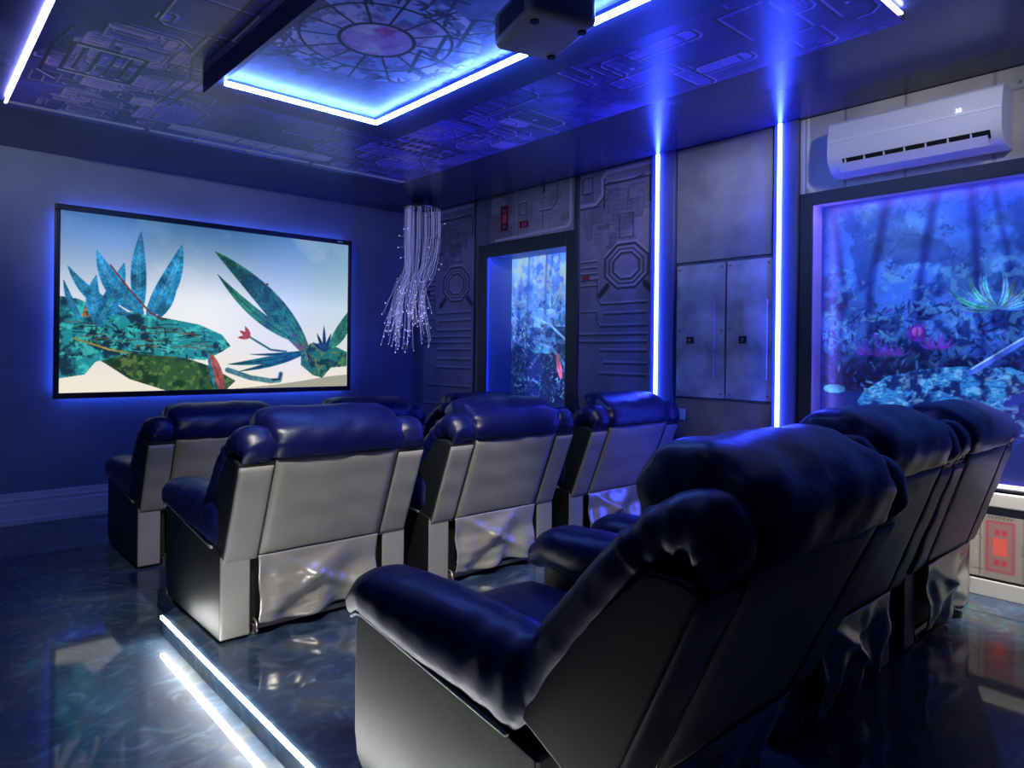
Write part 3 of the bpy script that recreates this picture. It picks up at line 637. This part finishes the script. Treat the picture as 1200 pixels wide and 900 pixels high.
# ------------------------------------------------------------------ television with glowing rim
def paint_tv(cv):
    X, Y = cv.X, cv.Y; W_, H_ = cv.w, cv.h; u, v = X/W_, Y/H_
    def C(*p): return np.array(p, float)
    t = (v*1.0)[..., None]
    top = C(62, 108, 158); mid = C(205, 218, 232); low = C(244, 232, 212)
    cv.c[:] = np.where(t > .55, mid + (top-mid)*((t-.55)/.45)**1.0, low + (mid-low)*(t/.55))
    cv.mix(np.clip((u-.55)*2.2, 0, 1)*np.clip(v*1.2, 0, 1), (165, 205, 222), .45)
    cv.mix(np.exp(-((u-.42)**2/.04+(v-.45)**2/.06)), (250, 248, 250), .7)
    n = fbm(X, Y, 2.2, 91); cv.mix(np.clip((n-.5)*4, 0, 1), (235, 235, 240), .25)
    P = lambda a, b: (a*W_, b*H_)
    cv.tex = .35 + .75*fbm(X, Y, 9, 301) + .55*(fbm(X, Y, 38, 302)-.3)
    # far hills
    cv.poly([P(.55, 0), P(.7, .02), P(.82, .045), P(.92, .07), P(1.0, .08), P(1.0, 0)], (150, 152, 130), .85)
    def textured(pts, c, c2, c3, s, sc=16):
        ins = cv.poly(pts, c); n = fbm(X, Y, sc, s); cv.mix(ins*np.clip((n-.5)*8, 0, 1), c2, .9); n = fbm(X, Y, sc*2.2, s+1); cv.mix(ins*np.clip((n-.56)*10, 0, 1), c3, .8)
    # fallen mossy trunk with turquoise lichen
    textured([P(0, .36), P(.05, .24), P(.12, .17), P(.20, .07), P(.31, 0), P(.52, 0), P(.55, .05), P(.45, .15), P(.3, .24), P(.1, .3)], (52, 88, 52), (28, 56, 40), (98, 128, 70), 101, 10)
    textured([P(0, .08), P(.07, .10), P(.10, .17), P(.2, .22), P(.34, .20), P(.44, .18), P(.50, .235), P(.53, .27), P(.50, .34), P(.42, .40), P(.28, .44), P(.2, .46), P(.14, .45), P(.05, .52), P(0, .53)], (38, 138, 150), (24, 44, 62), (66, 196, 190), 105, 9)
    textured([P(.06, .42), P(.16, .45), P(.2, .44), P(.13, .51), P(.07, .49)], (160, 110, 60), (80, 60, 40), (190, 140, 80), 109, 14)
    cv.line([P(.52, .12), P(.6, .07), P(.68, .045), P(.715, .05), P(.72, .09)], .03*W_/1.6, (90, 150, 160)); cv.line([P(.69, .05), P(.715, .055), P(.72, .09)], .018, (50, 40, 40))
    cv.leaf(P(.46, .22), P(.51, -.04), .09, (186, 100, 90), (130, 60, 60)); cv.leaf(P(.45, .22), P(.48, -.03), .03, (40, 140, 160))
    for k in range(40):
        q = random.Random(k+900); x, y = q.uniform(.02, .40), q.uniform(.24, .39); cv.line([P(x, y), P(x+.03, y+q.uniform(-.01, .012)), P(x+.07, y+q.uniform(-.02, .02))], .008, q.choice(((20, 40, 56), (90, 200, 200), (120, 84, 60))), .8)
    for k in range(160):
        q = random.Random(k+1500); x, y = q.uniform(0, .5), q.uniform(.06, .44); a = q.uniform(0, 6.28); cv.leaf(P(x, y), (P(x, y)[0]+.05*math.cos(a), P(x, y)[1]+.05*math.sin(a)), .016, q.choice(((30, 70, 60), (60, 120, 90), (20, 50, 70), (50, 150, 150))), a=.8) if (y < .42-.3*max(0, x-.33)/.2 and y > .2-.9*max(0, .1-x) and (y > .24 or .12 < x < .45)) else None
    # blue spiked bromeliad leaves growing from the trunk
    B1, B2, B3 = (44, 148, 206), (20, 84, 130), (96, 190, 224)
    for a, b, wd, bd in ((P(.24, .45), P(.10, .80), .15, .18), (P(.25, .44), P(.36, .88), .16, -.12), (P(.23, .45), P(.23, .93), .12, .05), (P(.26, .44), P(.30, .62), .12, -.1),
                         (P(.20, .44), P(.02, .70), .10, .22), (P(.12, .36), P(.10, .66), .11, .2), (P(.10, .38), P(.18, .74), .13, -.1), (P(.28, .42), P(.34, .70), .07, -.15), (P(.06, .40), P(.01, .62), .05, .1)):
        cv.leaf(a, b, wd, B1, B2, bend=bd); cv.leaf(a, b, wd*.3, B3, bend=bd, a=.5)
    cv.line([P(.14, .72), P(.2, .58), P(.26, .46), P(.3, .42)], .014, (120, 62, 48)); cv.line([P(.04, .30), P(.14, .24), P(.2, .22)], .014, (150, 140, 70))
    # big feathered green leaf
    m = cv.leaf(P(.84, .20), P(.47, .86), .21, (38, 122, 96), (20, 66, 58), bend=-.10); n = fbm(X, Y, 20, 120); cv.mix(m*np.clip((n-.5)*8, 0, 1), (22, 60, 56), .75)
    cv.mix(m*np.clip((.42-v)*6, 0, 1), (140, 76, 60), .65)
    m = cv.leaf(P(.80, .30), P(.48, .72), .10, (50, 136, 104), (20, 66, 58), bend=.12)
    m = cv.leaf(P(.82, .26), P(.665, .66), .05, (46, 150, 96), (20, 80, 58), bend=-.08)
    cv.disc(*P(.664, .68), .012, (120, 80, 40))
    for b, wd in ((P(.52, .155), .07), (P(.56, .11), .05), (P(.60, .22), .03)): cv.leaf(P(.84, .25), b, wd, (30, 112, 116), (16, 50, 62), bend=.06)
    cv.line([P(.60, .33), P(.68, .25), P(.74, .24)], .018, (46, 120, 100))
    for a in (2.2, 2.8, 3.4): cv.leaf(P(.60, .33), (P(.60, .33)[0]+.11*math.cos(a-.2), P(.60, .33)[1]+.11*math.sin(a-.2)), .04, (205, 92, 78), (150, 60, 60))
    textured([P(.80, .22), P(.84, .30), P(.92, .30), P(1, .24), P(1, .14), P(.93, .13), P(.89, .06), P(.85, .08), P(.80, .15)], (36, 110, 104), (18, 52, 56), (110, 130, 60), 131, 14)
    for a, L in ((1.2, .2), (1.6, .26), (2.0, .2), (.8, .2), (2.5, .16)): cv.leaf(P(.90, .24), (P(.90, .24)[0]+L*math.cos(a), P(.90, .24)[1]+L*math.sin(a)), .035, (36, 84, 140), (18, 44, 80))
    cv.leaf(P(.92, .26), P(1.02, .56), .13, (56, 150, 130), (30, 90, 90), bend=-.1)
tv = empty('television', (2.196, YF-0.03, 0.954)); tag(tv, 'large wall mounted television with thin black frame showing plants against a pale sky', 'television')
TW, TH = 2.55, 1.52
b = MB(); fb = 0.046
b.box((-TW/2, -.075, 0), (TW/2, -.03, fb)); b.box((-TW/2, -.075, TH-fb), (TW/2, -.03, TH)); b.box((-TW/2, -.075, fb), (-TW/2+fb*.8, -.03, TH-fb)); b.box((TW/2-fb*.8, -.075, fb), (TW/2, -.03, TH-fb))
b.build('bezel', M['black'], tv, bevel=0.006)
MB().box((-TW/2+.03, -.045, .03), (TW/2-.03, 0.0, TH-.03)).build('back_case', M['black'], tv)
MB().rbox((TW/2-.16, -.0765, TH-.030), (TW/2-.11, -.074, TH-.016), .001, 2).build('badge', plain('badge_silver', (.6, .6, .7), .3, metal=.6), tv)
cv = Canvas(TW-fb*1.6, TH-2*fb, 520, 310); paint_tv(cv)
cv.mesh('screen', art('screen_glow', strength=1.0, rough=.2), (-TW/2+fb*.8, -.062, fb), (1, 0, 0), (0, 0, 1), tv)
g = MB()
g.box((-TW/2+.12, -.012, .10), (TW/2-.12, 0.0, .115)) ; g.box((-TW/2+.05, -.02, TH-.03), (TW/2-.05, 0.0, TH-.02)); g.box((-TW/2+.02, -.02, .05), (-TW/2+.03, 0, TH-.05)); g.box((TW/2-.03, -.02, .05), (TW/2-.02, 0, TH-.05)); g.box((-TW/2+.05, -.02, .02), (TW/2-.05, 0, .03))
g.build('light_strip', emit('tv_strip', LED_TV), tv)

# ------------------------------------------------------------------ air conditioner
ac = empty('air_conditioner', (XR-0.018, 1.387, 2.437)); tag(ac, 'white wall mounted air conditioner above the large light box', 'air conditioner')
prof = [(0, .0), (-.10, -.008), (-.165, .012), (-.195, .045), (-.215, .075), (-.22, .14), (-.212, .22), (-.195, .285), (-.17, .305), (0, .31)]
L2 = .435; v = [(x, -L2, z) for x, z in prof] + [(x, L2, z) for x, z in prof]; n = len(prof)
body = MB().add(v, [tuple(range(n)), tuple(range(2*n-1, n-1, -1))] + [((i+1) % n, i, n+i, n+(i+1) % n) for i in range(n)]).build('body', M['white'], ac, bevel=0.006)
bmx = bmesh.new(); bmx.from_mesh(body.data); bmesh.ops.recalc_face_normals(bmx, faces=bmx.faces); bmx.to_mesh(body.data); bmx.free()
MB().box((-.2215, -L2+.005, .172), (-.2165, L2-.005, .186)).build('trim_line', plain('ac_trim', (.85, .85, .9), .25), ac, bevel=.002)
MB().add([(-.189, -L2+.05, .033), (-.189, L2-.09, .033), (-.2165, L2-.09, .070), (-.2165, -L2+.05, .070)], [(0, 3, 2, 1)]).build('air_outlet', M['black'], ac)
fl = MB(); 
fl.add([(-.172, -L2+.06, .004), (-.172, L2-.07, .004), (-.212, L2-.07, .046), (-.212, -L2+.06, .046), (-.180, -L2+.06, .0), (-.180, L2-.07, .0), (-.219, L2-.07, .042), (-.219, -L2+.06, .042)], [(0,1,2,3), (7,6,5,4), (0,4,5,1), (1,5,6,2), (2,6,7,3), (3,7,4,0)])
fl.build('flap', M['white'], ac)
for k in range(7): MB().box((-.218, -L2+.13+.105*k, .046), (-.204, -L2+.136+.105*k, .068)).build('louvre', M['white'], ac)
def text_obj(s, size, loc, rot, mat, parent, name='lettering'):
    cu = bpy.data.curves.new(name, 'FONT'); cu.body = s; cu.size = size; cu.extrude = 0.0006; cu.align_x = 'CENTER'
    o = bpy.data.objects.new(name, cu); col.objects.link(o)
    dg = bpy.context.evaluated_depsgraph_get(); me = bpy.data.meshes.new_from_object(o.evaluated_get(dg)); bpy.data.objects.remove(o)
    o = bpy.data.objects.new(name, me); col.objects.link(o); me.materials.clear(); me.materials.append(mat); o.parent = parent; o.location = loc; o.rotation_euler = rot
    return o
text_obj('30', .030, (-.2225, -.245, .190), (math.pi/2, 0, -math.pi/2), emit('ac_digits', (1.5, 1.5, 1.8)), ac, 'display_digits')

# ------------------------------------------------------------------ projector under the tray
pj = empty('projector', (1.675, 1.728, 2.742), math.radians(-17)); tag(pj, 'dark ceiling projector hanging at the near right end of the glowing tray', 'projector')

# ------------------------------------------------------------------ fibre optic hanging lamp in the far corner
fo = empty('fiber_optic_lamp', (3.90, 5.72, ZC)); tag(fo, 'hanging fibre optic lamp with long drooping strands in the far corner', 'lamp')
th = np.linspace(0, 2*math.pi, 41)
v, f = sweep([(0.185*math.cos(a), .165*math.sin(a), -.095) for a in th], 0.012, seg=8, up=(0, 0, 1), caps=False); MB().add(v, f[:-2]).build('ring', M['steel'], fo, smooth=True)
v, f = sweep([(0, 0, -.095), (0, 0, -.03), (0, 0, -.001)], 0.10, seg=32, caps=False); MB().add(v, f).build('canopy', M['soffit_dark'], fo)
st = MB(); tp = MB(); R = random.Random(77)
def strand(a, r0, L, dx, kink):
    x, y = r0*math.cos(a), r0*math.sin(a)
    pts = [(x, y, -.10), (x*1.02, y*1.02, -.10-L*.25), (x*.85+dx*.3, y*.85, -.10-L*.5), (x*.75+dx*.8, y*.75-dx*.3, -.10-L*.62), (x*1.0+dx+kink*.8, y*1.0-dx*.3, -.10-L*.85), (x*1.15+dx+kink*1.6, y*1.15-dx*.3+kink, -.05-L)]
    return smooth_path(pts, 12)
for k in range(64):
    a = R.uniform(0, 6.283); r0 = .18*math.sqrt(R.random()*.5+.5); L = R.uniform(1.05, 1.45); p = strand(a, r0, L, -.10+R.uniform(-.05, .03), R.uniform(-.09, .07))
    v, f = sweep(p, 0.0018, seg=3, up=(1, 0, 0), caps=False); st.add(v, f[:-2])
    for q in [p[-1]] + [p[R.randint(7, 11)] for _ in range(2)]:
        q = np.array(q) + np.array([R.uniform(-.02, .02), R.uniform(-.02, .02), R.uniform(-.03, .03)]); s_ = R.uniform(.004, .008)
        tp.add([q+(s_, 0, 0), q+(-s_, 0, 0), q+(0, s_, 0), q+(0, -s_, 0), q+(0, 0, s_), q+(0, 0, -s_)], [(0,2,4), (2,1,4), (1,3,4), (3,0,4), (2,0,5), (1,2,5), (3,1,5), (0,3,5)])
        v, f = sweep([p[8], (np.array(p[9])+q)/2, q], 0.0012, seg=3, caps=False); st.add(v, f[:-2])
for k in range(14):   # stray strands that leave the bundle sideways
    a = R.uniform(0, 6.283); p = [(0.16*math.cos(a), .16*math.sin(a), -.2-.05*k), (0.20*math.cos(a), .20*math.sin(a), -.24-.05*k), (.24*math.cos(a), .24*math.sin(a), -.22-.055*k)]
    v, f = sweep(p, 0.0014, seg=3, caps=False); st.add(v, f[:-2]); q = np.array(p[-1]); s_ = .006
    tp.add([q+(s_, 0, 0), q+(-s_, 0, 0), q+(0, s_, 0), q+(0, -s_, 0), q+(0, 0, s_), q+(0, 0, -s_)], [(0,2,4), (2,1,4), (1,3,4), (3,0,4), (2,0,5), (1,2,5), (3,1,5), (0,3,5)])
tag(st.build('strand_bundle', M['fiber'], fo, smooth=True), kind='stuff'); tag(tp.build('glowing_tips', M['tip'], fo), kind='stuff')

# projector body (local: +y towards the television, z down from the ceiling)
MB().box((-.05, -.05, -.03), (.05, .05, 0)).build('ceiling_mount', M['black'], pj, bevel=.004)
v, f = sweep([(0, 0, -.02), (0, 0, -.17)], .02, seg=12); MB().add(v, f).build('mount_pole', M['black'], pj, smooth=True)
def pj_fn(v):
    v = v.copy(); return v
MB().rbox((-.125, -.16, -.30), (.125, .16, -.165), .03, 5).build('casing', M['proj'], pj, smooth=True)
v, f = sweep([(.04, .15, -.235), (.04, .185, -.235)], .045, seg=24, caps=False); MB().add(v, f).build('lens', M['black'], pj, smooth=False)
for (x, y) in ((-.09, -.11), (.09, -.11), (0.09, .11)):
    v, f = sweep([(x, y, -.30), (x, y, -.306)], .016, seg=16, caps=False); MB().add(v, f).build('foot', M['black'], pj)
MB().box((-.1265, -.10, -.27), (-.124, .10, -.20)).build('vent_grille', M['black'], pj)

# ------------------------------------------------------------------ recliners
CW = 0.93
def make_recliner(lean_deg, k=1.0, seed=0, depth=0.80, back_shift=0.0):
    """local frame: x across 0..CW, y forwards from the rear, z up"""
    root = empty('recliner'); lean = math.radians(lean_deg); sl_, cl = math.sin(lean), math.cos(lean)
    PY, PZ_ = back_shift, 0.355
    def bk(x, d, s):      # point in the leaning back frame
        d = np.asarray(d, float); s = np.asarray(s, float)*k
        return PY - s*sl_ + d*cl, PZ_ + s*cl + d*sl_
    def bkv(P):           # (x, d, s) rows to world rows
        P = np.asarray(P, float); y, z = bk(P[:, 0], P[:, 1], P[:, 2]); return np.stack([P[:, 0], y, z], 1)
    def soft(name, v, f, mat, par=root): return mesh_obj(name, v, f, mat, par)
    # arms: box with a seam that falls towards the rear, a big pad on top
    for sgn in (0, 1):
        X = (lambda x: x) if sgn == 0 else (lambda x: CW - x)
        prof = [(0.0, 0.008), (depth-.06, 0.008), (depth-.015, .05), (depth, .12), (depth, .45), (depth-.03, .488), (0.10, .40), (0.0, .385)]
        v = [(X(0), y, z) for y, z in prof] + [(X(.135), y, z) for y, z in prof]; n = len(prof)
        f = [tuple(range(n)), tuple(range(2*n-1, n-1, -1))] + [((i+1) % n, i, n+i, n+(i+1) % n) for i in range(n)]
        o = MB().add(v, f)
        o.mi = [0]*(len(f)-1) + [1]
        arm = o.build('arm', [M['leather_side'], M['rear']], root, bevel=0.014)  # rear face takes the lit-toned copy of the leather
        bmx = bmesh.new(); bmx.from_mesh(arm.data); bmesh.ops.recalc_face_normals(bmx, faces=bmx.faces); bmx.to_mesh(arm.data); bmx.free()
        # pad: swept front to back
        N = 46; t = np.linspace(0, 1, N)
        yy = depth + .030 - t*(depth - .02 - .05)
        seam = np.interp(yy, [0.0, .1, depth-.03, depth+.03], [.37, .385, .47, .44])
        topz = .598 + .012*np.sin(t*3.1) - .05*np.exp(-((t)/.07)**2) + .006*t
        cz_ = (seam + topz)/2 - .004; hv = (topz - seam)/2 + .014; hw = .102 + .012*np.sin(np.clip(t*1.4, 0, 1)*3.14)
        hv = hv*(1-.22*np.exp(-(t/.05)**2)); hw = hw*(1-.12*np.exp(-(t/.05)**2))
        cxp = X(.082)
        v, f = sweep(np.stack([np.full(N, cxp), yy, cz_], 1), hw, hv, seg=36, power=2.35, ncap=7)
        v = np.array(v); out = 1 if sgn else -1
        wr_ = np.exp(-((v[:, 1]-.10)/.16)**2) + .25 + .8*np.exp(-((v[:, 1]-depth)/.06)**2)
        amp = np.sin(v[:, 1]*58 + v[:, 2]*30 + np.sin(v[:, 2]*24+seed)*1.6)*.0022*wr_ + wob(v, 30, .0022*1.0, 3)
        ctr = np.stack([np.full(len(v), cxp), v[:, 1], np.interp(v[:, 1], yy[::-1], cz_[::-1])], 1); dr = v-ctr; dr /= np.linalg.norm(dr, axis=1, keepdims=True)+1e-9
        low = np.clip((np.interp(v[:, 1], yy[::-1], seam[::-1]) + .05 - v[:, 2])/.05, 0, 1)
        v = v + dr*amp[:, None]
        v[:, 0] -= 0
        soft('arm_pad', v, f, M['leather'])
        ys = np.linspace(depth+.006, 0.10, 26); zs = np.interp(ys, [.1, depth-.03, depth+.01], [.388, .474, .45])
        v, f = sweep(np.stack([np.full(26, X(-.004)), ys, zs+.010], 1), .0075, seg=8, up=(1, 0, 0)); p_ = soft('piping', v, f, M['piping'])
        p_['label'] = 'pale piping'
    # seat, folded footrest
    def cushion(name, a, b, r, seg, fn=None, mat=M['leather'], w_=(.002, 16)):
        v, f = rounded_box(a, b, r, 5, seg)
        if fn is not None: v = fn(v)
        c = (np.array(a)+np.array(b))/2
        v = v + ((v-c)/np.linalg.norm(v-c, axis=1, keepdims=True))*wob(v, w_[1], w_[0], seed % 5)[:, None]
        return v, f
    def seatf(v):
        u = (v[:, 0]-.465)/.27; w2 = (v[:, 1]-.5)/.33; up = v[:, 2] > .38
        v[:, 2] += np.where(up, .035*np.clip(1-u*u, 0, 1)*np.clip(1-w2*w2, 0, 1), 0); return v
    v, f = cushion('seat', (.185, .14+back_shift*.7, .24), (.745, .80, .43), .06, [10, 10, 2], seatf); soft('seat_cushion', v, f, M['leather'])
    v, f = cushion('foot', (.19, .745, .09), (.74, .825, .40), .035, [8, 2, 6]); soft('footrest', v, f, M['leather'])
    # back shell
    prof = [(0, -.02), (.285, -.02), (.27, .06), (.175, .33), (.118, .455), (.05, .485), (0, .49)]
    v = bkv([(.006, d, s) for d, s in prof] + [(CW-.006, d, s) for d, s in prof]); n = len(prof)
    f = [tuple(range(n)), tuple(range(2*n-1, n-1, -1))] + [((i+1) % n, i, n+i, n+(i+1) % n) for i in range(n)]
    o = MB().add(v, f); sh = o.build('back_shell', M['leather_side'], root, bevel=0.012)
    bmx = bmesh.new(); bmx.from_mesh(sh.data); bmesh.ops.recalc_face_normals(bmx, faces=bmx.faces); bmx.to_mesh(sh.data); bmx.free()
    # three rear panels, softly padded
    def rear_panel(x0, x1, s0, s1, bulge):
        nx, ns = 14, 18; V = []; F = []
        for i in range(ns+1):
            for j in range(nx+1):
                u, t = j/nx, i/ns; x = x0+(x1-x0)*u; s = s0+(s1-s0)*t
                e = min(1, min(u, 1-u)*7, min(t, 1-t)*9); d = -.004 - bulge*(e**.5) + .0025*math.sin(s*38+x*9+seed)*(e**.5)*math.sin(x*11+seed)
                V.append((x, d, s))
        V = bkv(V)
        for i in range(ns):
            for j in range(nx): a = i*(nx+1)+j; F.append((a, a+1, a+nx+2, a+nx+1))
        m = len(V); V2 = np.array(V) + np.array([0, .012, .0]); V = np.vstack([V, V2])
        F += [tuple(q+m for q in reversed(g)) for g in F[:]]
        edge = [j for j in range(nx+1)] + [i*(nx+1)+nx for i in range(1, ns+1)] + [ns*(nx+1)+j for j in range(nx-1, -1, -1)] + [i*(nx+1) for i in range(ns-1, 0, -1)]
        for p, q in zip(edge, edge[1:]+edge[:1]): F.append((q, p, p+m, q+m))
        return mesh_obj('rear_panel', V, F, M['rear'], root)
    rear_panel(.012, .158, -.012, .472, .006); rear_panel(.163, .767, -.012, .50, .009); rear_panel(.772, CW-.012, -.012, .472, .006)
    for x in (.1605, .7695):
        pth = bkv([(x, -.006, s) for s in np.linspace(-.01, .50, 8)]); v, f = sweep(pth, .0028, seg=6); soft('rear_seam', v, f, M['seam'])
    # side bolsters: roll up the front edge of the back, over the top and down behind it
    for sgn in (0, 1):
        X = (lambda x: x) if sgn == 0 else (lambda x: CW - x)
        N = 54
        ctl = [(X(.085), .275, -.02), (X(.083), .262, .12), (X(.080), .225, .26), (X(.078), .185, .40), (X(.080), .150, .485), (X(.085), .085, .548), (X(.09), .030, .53), (X(.092), .010, .492)]
        P = smooth_path(ctl, N); t = np.linspace(0, 1, N)
        ru = np.interp(t, [0, .1, .5, .8, 1], [.080, .088, .085, .088, .080]); rv = np.interp(t, [0, .1, .5, .75, .9, 1], [.055, .064, .062, .072, .050, .020])
        v, f = sweep(P, ru, rv, seg=32, power=2.2, ncap=6); v = np.array(v)
        s_ = v[:, 2]; cr = np.exp(-((s_-.50)/.07)**2)
        cen = np.array([P[np.argmin(((P-q)**2).sum(1))] for q in v]); dr = v-cen; dr /= np.linalg.norm(dr, axis=1, keepdims=True)+1e-9
        a = (np.sin(s_*70+v[:, 0]*40*(1 if sgn else -1)+np.sin(s_*23)*2+seed)*.0010 + cr*np.abs(np.sin(np.arctan2(v[:, 2]-.40, v[:, 1]-.02)*9+v[:, 0]*10))**.6*-.014 + wob(v, 19, .0030, 2+seed % 4))
        v = v + dr*a[:, None]
        soft('side_bolster', bkv(v), f, M['leather'])
    # lumbar cushion and headrest roll
    v, f = rounded_box((.165, .10, .03), (.765, .30, .40), .085, 6, [10, 2, 8])
    c = np.array([.465, .2, .2]); v = v + ((v-c)/np.linalg.norm(v-c, axis=1, keepdims=True))*wob(v, 20, .004, 1)[:, None]
    v[:, 1] -= .12*np.clip(v[:, 2], 0, 1); soft('back_cushion', bkv(v), f, M['leather'])
    n_ = 40; TH_ = np.linspace(0, 2*math.pi, n_, endpoint=False); xs = np.linspace(-1, 1, 34)
    V = []; F = []
    def head(th, u):      # cross-section in (d, s); th=0 front, 90 top, 180 rear
        e = (1-abs(u)**9)**.4
        d = .135 + .18*math.cos(th); s = .53 + (.122 if math.sin(th) > 0 else .12)*math.copysign(abs(math.sin(th))**.85, math.sin(th))
        if math.cos(th) < 0 and math.sin(th) < 0: s = .53 - .045*abs(math.sin(th))**.85
        if math.cos(th) < 0: d = .125 + .150*math.copysign(abs(math.cos(th))**.75, math.cos(th))
        cd, cs = .12, .50
        return cd+(d-cd)*(.45+.55*e), cs+(s-cs)*(.45+.55*e)
    for j, u in enumerate(xs):
        for i, th_ in enumerate(TH_):
            d, s = head(th_, u); x = .465 + .335*math.copysign(abs(u)**.9, u)
            pinch = abs(u)**6
            wv = .0035*math.sin(x*30+th_*2+seed)*math.sin(th_*3+x*8) + pinch*.010*math.sin(th_*9+seed)
            dn = math.hypot(d-.12, s-.5)+1e-6; d += (d-.12)/dn*wv; s += (s-.5)/dn*wv
            V.append((x, d, s))
    for j in range(len(xs)-1):
        for i in range(n_): q = (i+1) % n_; F.append((j*n_+i, (j+1)*n_+i, (j+1)*n_+q, j*n_+q))
    F.append(tuple(range(n_))); F.append(tuple(range((len(xs)-1)*n_, len(xs)*n_))[::-1])
    soft('headrest', bkv(V), F, M['leather'])
    # loose satin cover over the mechanism behind, hanging from the bottom of the back
    nx, nz = 56, 34; V = []; F = []; rr = random.Random(seed+5); ph = [rr.uniform(0, 6.28) for _ in range(6)]
    for i in range(nz+1):
        for j in range(nx+1):
            u, t = j/nx, i/nz; x = .155 + .60*u - .012*math.sin(t*3)*(u-.5); z = .358 - t*(.305 + .012*math.sin(u*9+ph[0]))
            drape = (.5-abs(u-.5))*2
            y = -.022 - .012*math.sin(math.pi*t)*drape
            y -= .026*t*math.sin(u*15+ph[1]+t*2.2)*min(1, drape*3)
            y -= .022*math.exp(-((t-.45)/.25)**2)*math.sin(u*7+t*5+ph[2])
            y -= .020*math.exp(-(((u-.35)+(t-.5)*.7)/.10)**2)*math.sin(math.pi*t) + .022*math.exp(-(((u-.62)-(t-.6)*.9)/.09)**2)*math.sin(math.pi*min(1, t*1.1))
            y += .018*math.exp(-(((u-.5)+(t-.4)*.2)/.08)**2)*math.sin(math.pi*t)
            y -= .016*math.exp(-(u/.05)**2)*math.sin(math.pi*t*.9)
            y += .0035*math.sin(t*34+u*6+ph[3]) * math.exp(-((u-.3)/.3)**2) * t
            V.append((x, y + back_shift*(1-.7*t), z))
    for i in range(nz):
        for j in range(nx): a = i*(nx+1)+j; F.append((a, a+nx+1, a+nx+2, a+1))
    fl_ = mesh_obj('rear_cover', V, F, M['flap'], root); so_ = fl_.modifiers.new('thick', 'SOLIDIFY'); so_.thickness = .004; so_.offset = -1
    fl_['label'] = 'crumpled satin cover coloured in a lit silver tone'
    # mechanism: base bar and brackets
    b = MB(); b.box((.15, .02, .020), (.76, .045, .045)); b.box((.15, .02, .0), (.175, .60, .03)); b.box((.735, .02, .0), (.76, .60, .03)); b.build('base_frame', M['steel'], root, bevel=.003)
    MB().box((.137, .05+back_shift*.8, .03), (CW-.137, .10, .35)).build('inner_panel', M['seam'], root)
    for x in (.165, .75):
        v, f = sweep([(x, .005, .02), (x, .02, .055), (x, .06, .06)], .008, seg=8); MB().add(v, f).build('bracket', M['steel'], root, smooth=True)
    return root
def kids(o): return [c for c in bpy.data.objects if c.parent == o]
def place(o, loc, label, group): o.location = loc; tag(o, label, 'recliner', group); return o
def dup(o):
    c = o.copy(); col.objects.link(c)
    for ch in kids(o):
        d = ch.copy(); col.objects.link(d); d.parent = c
    return c
PX = 1.08
rb = make_recliner(22, k=0.965, seed=1)
place(rb, (1.045, 3.02, PZ), 'dark leather recliner with back coloured in a lit silver tone, left one of the middle row', 'middle row recliners')
place(dup(rb), (1.045+PX, 3.02, PZ), 'dark leather recliner with back coloured in a lit silver tone, centre one of the middle row', 'middle row recliners')
place(dup(rb), (1.045+2*PX, 3.02, PZ), 'dark leather recliner with blue lit back, right one of the middle row by the wall', 'middle row recliners')
for i, nm in enumerate(('left', 'centre', 'right')):
    place(dup(rb), (1.12+PX*i, 4.67, 0.0), 'dark leather recliner in the front row nearest the television, %s one of three' % nm, 'front row recliners')
rc1 = make_recliner(25, k=1.10, seed=3, back_shift=-.17)
place(rc1, (1.045, 1.07, PZ), 'large dark leather recliner in the foreground, left one of the near row', 'near row recliners')
rc2 = make_recliner(20, k=1.09, seed=8, back_shift=-.04)
place(rc2, (1.045+PX, 1.07, PZ), 'dark leather recliner in the middle of the near row', 'near row recliners')
rc3 = make_recliner(18, k=1.05, seed=14, back_shift=-.02)
place(rc3, (1.045+2*PX, 1.07, PZ), 'dark leather recliner at the right end of the near row beside the light box wall', 'near row recliners')
